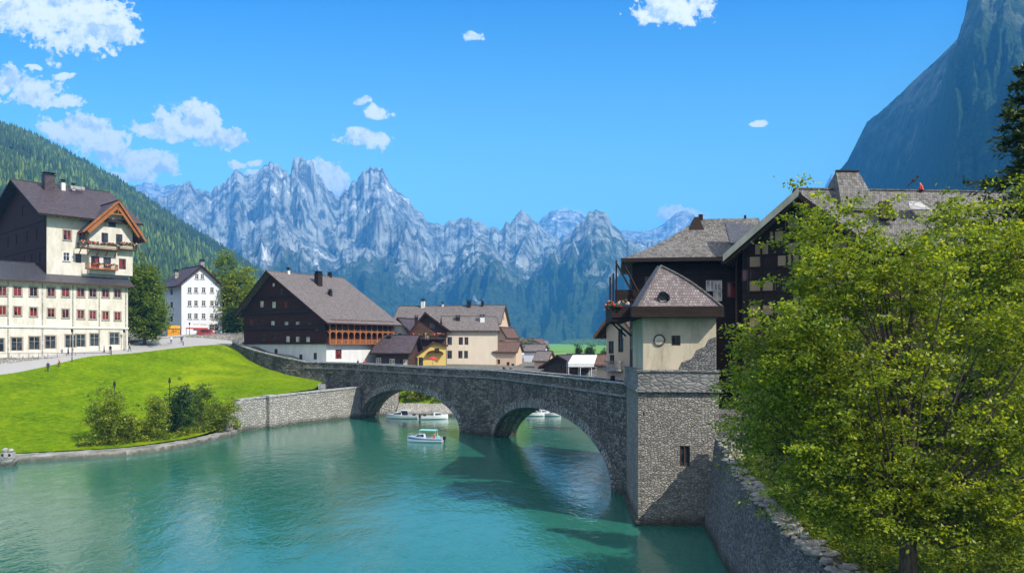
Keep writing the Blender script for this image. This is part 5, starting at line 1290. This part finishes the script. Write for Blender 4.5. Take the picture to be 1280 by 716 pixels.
    # lawn bushes
    for k,(px,D,h_,wd,lb,mt) in enumerate(((133,104.5,8.0,2.9,'leftmost bushy tree on the lawn bank','leaf'),(156,106.5,4.2,2.0,'small pale shrub leaning on the leftmost bushy tree','leaf'),(190,110,6.6,2.6,'middle bushy tree on the lawn bank','leaf'),(222,115,7.8,2.6,'upright dark bushy tree right of the middle one','leafdark'),(250,119,8.2,3.0,'tall bushy tree near the rubble wall end','leafmid'),(277,122.5,5.6,2.7,'rightmost low bush touching the rubble wall','leaf'))):
        p=W(px,D+1.2,z=.9+ (k==0)*.1)
        T_('bush_tree',lb,'bush',p,h_,[(0,0,h_*.45,wd,wd*.8,h_*.42),(wd*.2,0,h_*.7,wd*.55,wd*.5,h_*.27),(-wd*.35,0,h_*.3,wd*.7,wd*.6,h_*.28)],None,330,26,.27,.55,.1,70+k,group='bushes on the lawn bank',mat=mt,limbs=10,stems=2,shell=.45)
    # bank ground cover
    rs=np.random.RandomState(9); pts=[]
    def bank_at(px): 
        i=[(-60,95),(0,98.6),(75,101.8),(150,105.6),(205,111),(250,118.5),(290,127)]; D=np.interp(px,[a for a,_ in i],[b for _,b in i]); return D
    for k in range(5200):
        px=rs.uniform(95,300); D=bank_at(px)+abs(rs.normal())*1.0; 
        pts.append(((px-640)*D/F,D+.2,1.0+abs(rs.normal())*.4*(.4+1.1*fbm(np.array([px/14.]),np.array([2.]),2,3)[0])))
    o=leaf_mesh('ground_cover',pts,None,.32,M['leaf'],None,rs); tag(o,'low leafy ground cover along the foot of the lawn','ground cover',None,'stuff')
    # tufts of longer grass scattered over the lawn
    me=lawn.data; vs_=np.zeros(len(me.vertices)*3); me.vertices.foreach_get('co',vs_); vs_=vs_.reshape(-1,3); ok=vs_[(vs_[:,0]/vs_[:,1]>-.72)]
    rs=np.random.RandomState(77); pts=[]
    nn_=900; pick=ok[rs.choice(len(ok),nn_)]
    for p_ in pick:
        m=rs.randint(20,60); x_=p_[0]+rs.normal(size=m)*1.6; y_=p_[1]+rs.normal(size=m)*1.6
        for a_,b_ in zip(x_,y_):
            z_=height_at0(a_,b_)
            if z_ is not None: pts.append((a_,b_,z_))
    o=leaf_mesh('grass_tufts',np.array(pts),None,.2,M['grassblade'],None,rs,aspect=.25,tilt=.3); tag(o,'longer grass tufts scattered over the sloping lawn','grass',None,'stuff')
    # ivy and weeds on the garden wall
    pts=[]
    for k in range(120):
        y=rs.uniform(27,57); x=np.interp(y,[27,57],[14.4,15.6])+rs.uniform(-.1,.6); z_=float(np.interp(y,gy,[3.9,4.0,4.2,4.6,5.,5.5,6.3,6.9]))+.15
        c=rs.uniform(.25,.6); m=rs.randint(30,120); pts.append(np.array([x,y,z_])+rs.normal(size=(m,3))*np.array([c*.6,c*.8,c*.4]))
    o=leaf_mesh('wall_weeds',np.concatenate(pts),None,.15,M['leaf'],None,rs); tag(o,'leafy weeds growing over the top of the river wall','weeds',None,'stuff')
    pts=[]
    for k in range(300):
        y=rs.uniform(22,50); x=np.interp(y,[22,50],[15,17])+abs(rs.normal())*4; z_=4.3+.07*(x-14)+rs.uniform(0,.5)
        c=rs.uniform(.3,.9); m=rs.randint(60,120); pts.append(np.array([x,y,z_])+rs.normal(size=(m,3))*np.array([c,c,c*.5]))
    o=leaf_mesh('undergrowth',np.concatenate(pts),None,.2,M['leaf'],None,rs); tag(o,'bright undergrowth beneath the biggest broadleaf tree','undergrowth',None,'stuff')
    # shrubs on the far bank seen through the left arch
    T_('bank_shrub','bright green shrub on the far bank seen through the left arch','shrub',W(528,163.6,z=3.2),3,[(0,0,1.1,2.8,.8,1.2),(3.4,0,.6,2,.8,.9),(-2.6,0,.8,1.8,.8,.9)],None,230,26,.3,.5,.05,91,mat='leaf',limbs=4)
    # village trees
    for k,(px,D,h_,r_,mt,lb) in enumerate(((663,230,8.5,2.4,'leafdark','dark round tree behind the white store'),(681,215,7.,1.8,'leafdark','dark tree behind the tan house'),(722,200,6.4,1.2,'leafdark','small dark tree behind the barn roof'),(737,190,6.4,1.1,'leafdark','small dark tree behind the barn annex'),(757,150,5.4,1.1,'leafdark','dark tree behind the red roofed shed'),(640,300,7,2.2,'leafmid','green tree behind the peach house'),(650,340,9,2.4,'leafdark','tree left of the nearest valley chalet'))):
        T_('village_tree',lb,'tree',W(px,D,z=8.6),h_,[(0,0,h_*.52,r_*.8,r_*.8,h_*.36)],None,150,26,.34,.5,.15,110+k,group='trees behind the bridge',mat=mt,limbs=4)
    # woods on the valley floor: hundreds of tiny crowns read as one mass
    rs=np.random.RandomState(33); pts=[]
    for k in range(900):
        D=rs.uniform(330,2400)**1.; px=rs.uniform(560,1000)
        x=(px-640)*D/F
        inf=(px>655 and px<785 and D<2750)
        if inf or rs.rand()>np.clip(fbm(np.array([x/60.]),np.array([D/140.]),3,5)[0]*2-.5,0,1): continue
        h_=rs.uniform(6,11); m=50; q_=rs.normal(size=(m,3))*np.array([2.2,2.2,h_*.28])+np.array([x,D,8.8+max(0,D-900)*.0063+h_*.5]); pts.append(q_)
    for k in range(420):
        D=rs.uniform(1500,2450); px=np.interp(D,[1500,2450],[775,700])+abs(rs.normal())*30+D*0
        q_=rs.normal(size=(40,3))*np.array([5,5,3.6])+np.array([(px-640)*D/F,D,8.6+(D-900)*.0063+rs.uniform(2,9)]); pts.append(q_)
    o=leaf_mesh('valley_woods',np.concatenate(pts),None,2.4,M['leafmid'],None,rs,aspect=.9); tag(o,'scattered woods and hedges over the valley floor','woods',None,'stuff')
# ================================================================== people
M['skin']=m_plain('skin',(.55,.33,.24),.6); M['hair']=m_plain('hair',(.05,.03,.02),.8)
def person(label,loc,rz,shirt,trousers,pose='walk',group=None):
    vs=[(0,0,.95),(0,0,1.2),(0,0,1.42),(0,0,1.53),(0,.01,1.66),(0,0,1.76)]; rd=[.15,.15,.16,.06,.1,.07]
    ed=[(0,1),(1,2),(2,3),(3,4),(4,5)]
    st={'walk':.22,'stand':.04,'lean':.05,'crouch':.1}[pose]
    for s_ in (-1,1):
        i=len(vs)
        if pose=='crouch': leg=[(.1*s_,0,.9),(.13*s_,.4,.75),(.12*s_,.15,.3),(.12*s_,.12,.05),(.12*s_,.3,.03)]
        else: leg=[(.1*s_,0,.9),(.11*s_,st*s_*.5+.03,.5),(.11*s_,st*s_,.09),(.11*s_,st*s_+.15,.04)]
        vs+=leg; rd+=[.1,.07,.045,.035][:len(leg)] if len(leg)==4 else [.1,.08,.06,.045,.035]
        ed.append((0,i)); ed+=[(i+k,i+k+1) for k in range(len(leg)-1)]
        i=len(vs)
        if pose=='lean': arm=[(.19*s_,0,1.4),(.24*s_,.12,1.18),(.16*s_,.38,1.08),(.12*s_,.46,1.08)]
        else: arm=[(.19*s_,0,1.4),(.25*s_,-.1*s_*st*4,1.15),(.24*s_,.05-.15*s_*st*3,.92),(.235*s_,.09-.15*s_*st*3,.84)]
        vs+=arm; rd+=[.065,.05,.035,.04]; ed.append((2,i)); ed+=[(i+k,i+k+1) for k in range(3)]
    if pose=='crouch': 
        vs=[(x,y+(.0 if z_<.95 else (z_-.9)*.3),z_-.35 if z_>.8 else z_) for x,y,z_ in vs]
    me=bpy.data.meshes.new('person'); me.from_pydata(vs,ed,[]); 
    def matby():
        t=NT('clothes'); z_=t.n('ShaderNodeSeparateXYZ',{0:t.n('ShaderNodeTexCoord').outputs['Object']}).outputs[2]
        k_=-.35 if pose=='crouch' else 0
        r_=t.ramp(t.math('DIVIDE',z_,2),[(0,(.04,.03,.03)),(.045,trousers),((.94+k_)/2,shirt),((1.5+k_)/2,(.5,.3,.22)),((1.70+k_)/2,(.05,.03,.02))],'CONSTANT')
        t.bsdf(r_,.8); return t.mat
    me.materials.append(matby())
    o=bpy.data.objects.new('person',me); COL.objects.link(o); o.location=loc; o.rotation_euler.z=rz
    sk=o.modifiers.new('skin','SKIN'); 
    for k,v_ in enumerate(me.skin_vertices[0].data if me.skin_vertices else []): v_.radius=(rd[k],rd[k])
    if not me.skin_vertices:
        bpy.context.view_layer.objects.active=o
    ss_=o.modifiers.new('sub','SUBSURF'); ss_.levels=1; ss_.render_levels=1
    tag(o,label,'person',group); return o,rd
def person_fix(o,rd):
    me=o.data; bpy.context.view_layer.objects.active=o; o.select_set(True)
    try: bpy.ops.mesh.customdata_skin_add()
    except Exception as e: print('skin',e)
    if me.skin_vertices:
        for k,v_ in enumerate(me.skin_vertices[0].data): v_.radius=(rd[k],rd[k]); v_.use_root=(k==0)
    o.select_set(False)
GP='people on the street and bridge'
def street_z(px,D): return None
from mathutils.bvhtree import BVHTree
def height_at(x,y,objs):
    bpy.context.view_layer.update(); best_=-99
    for o in objs:
        me=o.data; bt__=BVHC.get(o.name)
        if bt__ is None:
            bt__=BVHTree.FromPolygons([tuple(v.co) for v in me.vertices],[tuple(p.vertices) for p in me.polygons]); BVHC[o.name]=bt__
        r_=bt__.ray_cast(Vector((x,y,100)),Vector((0,0,-1)))
        if r_[0] is not None: best_=max(best_,r_[0].z)
    return best_
BVHC={}; ST=[street,lawn]
def pplace(px,D): p=W(px,D,z=0); return Vector((p.x,p.y,height_at(p.x,p.y,ST)+.02))
for args in (('person in dark clothes walking past the hotel terrace wall',pplace(60,141),R(60),(.05,.06,.09),(.03,.03,.04),'walk'),
             ('person in a red top crouching at the lawn edge',pplace(75,144.5),R(120),(.5,.05,.04),(.06,.05,.06),'crouch'),
             ('person in black standing on the street below the hotel corner',pplace(138,158.5),R(0),(.03,.03,.03),(.05,.05,.07),'stand'),
             ('person in a grey top walking near the low street wall',pplace(162,163.5),R(-40),(.25,.25,.27),(.05,.05,.07),'walk'),
             ('person in blue walking below the orange stall',pplace(227,181),R(20),(.06,.1,.25),(.04,.04,.05),'walk'),
             ('person in white beside the walker in blue',pplace(214,179),R(200),(.7,.7,.7),(.1,.1,.2),'stand')):
    lb,loc,rz,a,b,po=args; o,rd=person(lb,loc,rz,a,b,po,GP); person_fix(o,rd)
def onbridge(s_,off): x,y=bp(s_,off); return Vector((x,y,ztop(s_)-.12))
for lb,s_,off,rz,a,b,po in (('person in dark jacket leaning on the far bridge parapet',s5-6,3.75,0,(.03,.03,.035),(.05,.05,.05),'lean'),('person in a grey coat leaning beside the dark jacket',s5-7.4,3.75,.2,(.14,.14,.15),(.04,.04,.05),'lean'),
    ('person in a red top standing on the bridge head before the white plinth',s7+3,2.4,1.,(.5,.06,.06),(.6,.6,.6),'stand'),('person in dark blue at the bridge head beside the red top',s7+5.2,2.6,2.,(.04,.05,.1),(.03,.03,.04),'stand'),
    ('person in pale clothes crossing near the tower end of the bridge',s1+5,2.5,.4,(.6,.58,.5),(.2,.2,.25),'walk'),('person in black crossing near the tower end of the bridge',s1+8,2.0,.4,(.02,.02,.02),(.03,.03,.03),'walk')):
    o,rd=person(lb,onbridge(s_,off),rz-.9,a,b,po,GP); person_fix(o,rd)
# cafe tables on the hotel terrace
def cafe(loc,rz,label,group,par=None):
    t_=thing('cafe_table',label,'cafe table',loc,rz,group)
    MB().tube([(0,0,.72),(0,0,.75)],.45,16).build('tabletop',M['frame'],t_)
    MB().tube([(0,0,.02),(0,0,.72)],.04,8).tube([(0,0,0),(0,0,.03)],.25,12).build('pedestal',M['metal'],t_); return t_
def chair(loc,rz,label,group):
    t_=thing('cafe_chair',label,'chair',loc,rz,group)
    MB().box(-.22,.22,-.22,.22,.43,.47).build('seat',M['blackwood'],t_); MB().box(-.22,.22,.19,.22,.55,.9).build('backrest',M['blackwood'],t_)
    for sx in (-.2,.2):
        for sy in (-.2,.2): MB().box(sx-.02,sx+.02,sy-.02,sy+.02,0,.43 if sy<0 else .55).build('leg',M['metal'],t_)
    return t_
HM=Matrix.Translation((-97.8,146,9.0))@Matrix.Rotation(math.atan2(19.6,18.3),4,'Z')
c0=None;ch0=None
for k in range(5):
    p=HM@Vector((6+k*3.6,-2.2,2.2)); lb=['cafe table nearest the left on the hotel terrace','second cafe table from the left on the hotel terrace','middle cafe table on the hotel terrace','fourth cafe table from the left on the hotel terrace','cafe table at the right end of the hotel terrace'][k]
    if c0 is None: c0=c=cafe(p,.3,lb,'tables on the hotel terrace')
    else: c=copy_tree(c0); c.location=p; c['label']=lb
    for j,a in enumerate((.4,3.5)):
        q_=p+Vector((math.cos(a)*.75,math.sin(a)*.75,0)); lb2='dark chair at the %s of the '%(('right','left')[j])+lb.replace('cafe table ','table ').replace('on the hotel terrace','on the terrace')
        if ch0 is None: ch0=d_=chair(q_,a-1.57,lb2,'chairs on the hotel terrace')
        else: d_=copy_tree(ch0); d_.location=q_; d_.rotation_euler.z=a-1.57; d_['label']=lb2
def parasol(loc,label,mat,h_=2.9,r_=1.5,closed=False,group=None):
    t_=thing('parasol',label,'parasol',loc,0,group); MB().tube([(0,0,0),(0,0,h_)],.035,6).tube([(0,0,0),(0,0,.08)],.3,10).build('pole',M['metal'],t_)
    m_=MB()
    if closed: m_.tube([(0,0,1.2),(0,0,1.6),(0,0,h_)],[.16,.14,.03],8)
    else:
        for k in range(8):
            a=2*math.pi*k/8;b=2*math.pi*(k+1)/8; m_.poly([(0,0,h_),(r_*math.cos(a),r_*math.sin(a),h_-.6),(r_*math.cos(b),r_*math.sin(b),h_-.6)]); m_.poly([(r_*math.cos(a),r_*math.sin(a),h_-.6),(r_*math.cos(a),r_*math.sin(a),h_-.8),(r_*math.cos(b),r_*math.sin(b),h_-.8),(r_*math.cos(b),r_*math.sin(b),h_-.6)])
    m_.build('canopy',M[mat],t_); return t_
parasol(HM@Vector((14.6,-2.6,2.2)),'closed dark parasol on the hotel terrace','metal',closed=True)
parasol(HM@Vector((21.2,-2.6,2.2)),'closed dark parasol near the hotel corner','metal',closed=True)
parasol(Vector(W(541,176,z=9.1)),'open red parasol in front of the yellow house','redpaint',2.6,1.3)
# street lamps
def lamp(loc,h_,label):
    t_=thing('street_lamp',label,'street lamp',loc,0,'street lamps'); MB().tube([(0,0,0),(0,0,.5),(0,0,h_)],[.12,.07,.05],8).build('post',M['metal'],t_)
    MB().tube([(0,0,h_),(0,0,h_+.12),(0,0,h_+.5)],[.08,.16,.22],8).tube([(0,0,h_+.5),(0,0,h_+.75)],[.26,.03],8).build('lantern',M['metal'],t_)
lamp(pplace(90,154),4.4,'tall dark street lamp before the hotel windows'); lamp(pplace(155,164),3.6,'street lamp at the hotel corner')
lamp(Vector((-79.,196,16.)),3.,'street lamp before the white house')
for k,(px,D) in enumerate(((90,148.5),(139,157.5),(229,177.5))):
    o=MB().tube([(0,0,0),(0,0,.85),(0,0,.95)],[.09,.08,.03],8).build('bollard',M['metal']); o.location=pplace(px,D); tag(o,['dark bollard at the lawn edge nearest the crouching person','dark bollard at the lawn edge below the hotel corner','dark bollard at the lawn edge below the orange stall'][k],'bollard','bollards along the lawn edge')
# sign post poles on the lawn above the bushes
for k,(px,D,h_) in enumerate(((143,115,7.6),(212,122,7.5))):
    p=W(px,D,z=0); p.z=height_at(p.x,p.y,ST)
    t_=thing('lawn_lamp',['thin dark pole standing above the leftmost bushy tree','thin dark pole standing above the middle bushy tree'][k],'lamp post',p,0,'thin poles on the lawn'); MB().tube([(0,0,-.2),(0,0,h_*.75)],.06,6).build('post',M['metal'],t_); MB().tube([(0,0,h_*.75),(0,0,h_*.85)],[.22,.12],8).build('lamp_head',M['metal'],t_)
# carved stone post at the left end of the ledge
sp_=thing('stone_post','carved pale stone post at the left end of the river ledge','stone post',W(10,93.5,z=.55),R(10))
m_=MB().box(-.8,.8,-.7,.7,-1,.35).build('base',M['cap'],sp_); 
m_=MB().box(-.6,.6,-.5,.5,.353,1.0).tube([(-.0,-.53,.7),(0,-.6,.7)],.25,12).build('block',M['cap'],sp_); m2=MB().ball((-.3,0,1.25),.35,.35,.3,9,6).ball((.32,0,1.2),.3,.33,.26,9,6).build('carving',M['cap'],sp_); MB().tube([(-.35,-.54,.75),(-.35,-.5,.75)],.16,10).tube([(.35,-.54,.75),(.35,-.5,.75)],.16,10).build('niche',M['blackwood'],sp_)
# weather figure on the long roof: curved pole and a roofer in red
p=LAMPX.M@Vector((LAMPX.hy(1133,244,5)[0],5,LAMPX.hy(1133,244,5)[1]+.1))
wv=thing('roof_crane_arm','dark curved metal arm rising from the roof ridge','roof arm',p)
MB().tube([(0,0,-.3),(0,0,.5),(.25,0,1.),(.7,0,1.4)],[.06,.06,.07,.09],8).build('arm',M['metal'],wv); MB().tube([(.7,0,1.4),(1.1,0,1.75)],[.17,.12],8).ball((1.15,0,1.85),.16,.16,.14,8,5).build('arm_head',M['metal'],wv)
p=LAMPX.M@Vector((LAMPX.hy(1151,246,5)[0],4.7,LAMPX.hy(1151,243,5)[1]-.15))
o,rd=person('person in a red top crouching on the long shingled roof',p,R(40),(.6,.08,.05),(.03,.03,.04),'crouch'); person_fix(o,rd)
# ================================================================== boats
M['gel']=m_plain('white_gelcoat',(.80,.82,.84),.25,0,.1); M['bluepaint']=m_plain('blue_hull_paint',(.05,.22,.5),.3,0,.1); M['tealcanvas']=m_plain('teal_canvas',(.25,.6,.55),.6,0,.1); M['navy']=m_plain('navy_canvas',(.02,.025,.05),.7)
def boat(label,loc,rz,L_=5.6,B_=2.1,cabin='cuddy',stripe='bluepaint',canvas='tealcanvas',group='motor boats',scale=1):
    t_=thing('motor_boat',label,'boat',loc,rz,group); nst=13; st=[]
    for k in range(nst):
        f=k/(nst-1); x=-L_/2+L_*f; w_=B_/2*(1-max(0,(f-.45)/.55)**2.2)*(.92+.08*min(1,f*4)); sh=.62+.28*f*f; kl=-.28+.35*max(0,f-.7)**1.3*3
        st.append([(x,-w_,sh),(x+.05*f,-w_*.9,.18),(x,-w_*.5,kl+.1),(x,0,kl),(x,w_*.5,kl+.1),(x+.05*f,w_*.9,.18),(x,w_,sh)])
    h_=MB(); up=MB(); dk_=MB(); sp_=MB()
    for a,b in zip(st,st[1:]):
        for j in range(6): h_.poly([a[j],b[j],b[j+1],a[j+1]])
        for j in (0,5):
            q0,q1=(a[j],a[j+1]) if j==0 else (a[j+1],a[j]); r0,r1=(b[j],b[j+1]) if j==0 else (b[j+1],b[j])
            def m(p,q_,f,o=1.012): v_=Vector(p).lerp(Vector(q_),f); return (v_.x,v_.y*o+(.012 if v_.y>0 else -.012),v_.z)
            pts=[m(q0,q1,.25),m(r0,r1,.25),m(r0,r1,.6),m(q0,q1,.6)]; sp_.poly(pts if j==5 else pts[::-1])
    h_.poly([st[0][j] for j in range(7)])
    hull=h_.build('hull',M['gel'],t_,smooth=False); sp_.build('stripe',M[stripe],hull)
    for a,b in zip(st,st[1:]):
        for s_ in (0,6):
            ia=Vector(a[s_]);ib=Vector(b[s_]); ci=lambda v_:(v_.x,v_.y*.86,v_.z-.0)
            dk_.slab(a[s_],b[s_],ci(ib),ci(ia),.04) if s_==0 else dk_.slab(b[s_],a[s_],ci(ia),ci(ib),.04)
    nf=6
    for a,b in zip(st[nf+1:],st[nf+2:]): dk_.poly([(a[0][0],a[0][1]*.86,a[0][2]+.02),(b[0][0],b[0][1]*.86,b[0][2]+.02),(b[6][0],b[6][1]*.86,b[6][2]+.02),(a[6][0],a[6][1]*.86,a[6][2]+.02)][::-1])
    for a,b in zip(st[:nf+2],st[1:nf+2]): dk_.poly([(a[0][0],a[0][1]*.86,.25),(b[0][0],b[0][1]*.86,.25),(b[6][0],b[6][1]*.86,.25),(a[6][0],a[6][1]*.86,.25)][::-1])
    dk_.build('deck',M['gel'],t_)
    if cabin:
        c=MB(); x0,x1=-.2,L_*.28; w_=B_*.36
        c.hexa([(x0,-w_,.62),(x1+.3,-w_*.7,.78),(x1+.3,w_*.7,.78),(x0,w_,.62),(x0+.1,-w_*.85,1.28),(x1-.5,-w_*.7,1.22),(x1-.5,w_*.7,1.22),(x0+.1,w_*.85,1.28)]); c.build('cabin',M['gel'],t_)
        g_=MB(); g_.poly([(x1+.27,-w_*.62,.86),(x1+.27,w_*.62,.86),(x1-.44,w_*.62,1.2),(x1-.44,-w_*.62,1.2)])
        for s_ in (-1,1): g_.poly([(x0+.25,s_*w_*1.0,.8),(x1-.1,s_*w_*.82,.86),(x1-.5,s_*w_*.76,1.14),(x0+.3,s_*w_*.92,1.18)][::s_])
        g_.build('windscreen',M['glass'],t_)
        if cabin=='canopy':
            k_=MB(); k_.slab((-L_*.33,-w_*1.1,1.75),(L_*.14,-w_*1.1,1.8),(L_*.14,w_*1.1,1.8),(-L_*.33,w_*1.1,1.75),.07)
            for xx in (-L_*.32,L_*.12):
                for s_ in (-1,1): k_.beam((xx,s_*w_*1.05,.6),(xx,s_*w_*1.05,1.72),.05,.05)
            k_.build('bimini',M[canvas],t_)
        if cabin=='fly':
            k_=MB(); k_.hexa([(-.9,-w_,.6),(x0,-w_,.6),(x0,w_,.6),(-.9,w_,.6),(-.7,-w_*.85,1.5),(x0+.3,-w_*.85,1.45),(x0+.3,w_*.85,1.45),(-.7,w_*.85,1.5)]); k_.build('upper_cabin',M[canvas],t_)
            r_=MB(); r_.slab((-1.6,-w_,1.62),(x0+.4,-w_,1.6),(x0+.4,w_,1.6),(-1.6,w_,1.62),.1); r_.build('roof_panel',M['gel'],t_)
    s_=MB()
    for k in range(2): s_.box(-L_*.4,-L_*.32,-.5+k*.55,-.05+k*.55,.25,.85)
    s_.build('seat',M[canvas],t_)
    rl_=MB(); 
    pr_=[(a[0][0],a[0][1]*.95,a[0][2]+.32) for a in st[7:]]; pl_=[(a[6][0],a[6][1]*.95,a[6][2]+.32) for a in st[7:]][::-1]; rl_.tube(pr_+pl_,.022,5)
    for a in st[7:12:2]:
        for j in (0,6): rl_.tube([(a[j][0],a[j][1]*.95,a[j][2]),(a[j][0],a[j][1]*.95,a[j][2]+.32)],.018,4)
    rl_.build('bow_rail',M['cap'],t_)
    mo_=MB(); mo_.box(-L_/2-.4,-L_/2-.05,-.16,.16,.35,.85).box(-L_/2-.3,-L_/2-.15,-.06,.06,-.4,.35); mo_.build('outboard_motor',M['metal'],t_)
    return t_
b1=boat('white motor boat with blue side and teal canopy moving in front of the bridge arch',W(531.5,116.5,z=.02),R(174),5.2,2.0,'canopy','bluepaint','tealcanvas')
for k,(dx,dy,c) in enumerate(((-1.5,.1,(.6,.06,.05)),(-1.9,-.4,(.7,.25,.2)))):
    v_=Vector((dx,dy,-.1)); v_.rotate(Matrix.Rotation(R(174),3,'Z')); o,rd=person(['person in a red top riding at the stern of the teal canopy boat','person in a pink top riding beside the red top in the boat'][k],b1.location+v_,R(90),c,(.1,.1,.15),'crouch','boat passengers'); person_fix(o,rd)
b2=boat('white cabin cruiser with navy upper cabin moored under the left arch',W(503,154.5,z=.02),R(176),6.3,2.7,'fly','frame','navy')
b3=boat('low white motor boat moored right of the cabin cruiser',W(543,153,z=.02),R(12),5.2,2.1,'cuddy','frame','navy')
bk=[('white boat moored deepest in the right arch opening, at the left',652,160,-10),('white boat moored in the middle of the right arch opening',664,161,15),('white boat moored at the right of the far group',676,160,-20),('small white boat lying behind the far group',659,163,5)]
for lb,px,D,a in bk:
    px+=12
    c=copy_tree(b3 if px!=664 else b2); c.location=W(px,D,z=.02); c.rotation_euler.z=R(a); c['label']=lb; c.scale=(.85,.85,.85)
# bank, pale quay and steps seen through the left arch
qb=MB(); 
lf=[(-27.5,160.),(-23.3,161.),(-23.1,166)]
wb=wallstrip('landing_wall',lf,[-2]*3,[6.3]*3,1.0,M['quay'],side=1,label='pale stone abutment wall seen through the left arch',cat='wall')
sl_=MB(); sl_.hexa([(-23,158.2,-2),(-4,159.2,-2),(-4,163.4,-2),(-23,163.4,-2),(-23,158.2,.5),(-4,159.2,.5),(-4,163.4,2.0),(-23,163.4,2.4)]); MB().hexa([(-23,163.4,1),(4,163.4,1),(4,165,1),(-23,165,1),(-23,163.4,2.4),(4,163.4,1.9),(4,165,5.6),(-23,165,5.8)]).build('grass_bank',M['grass'],kind='structure'); o=sl_.build('stone_slipway',M['quay']); tag(o,'sloping pale stone bank behind the moored boats','slipway')
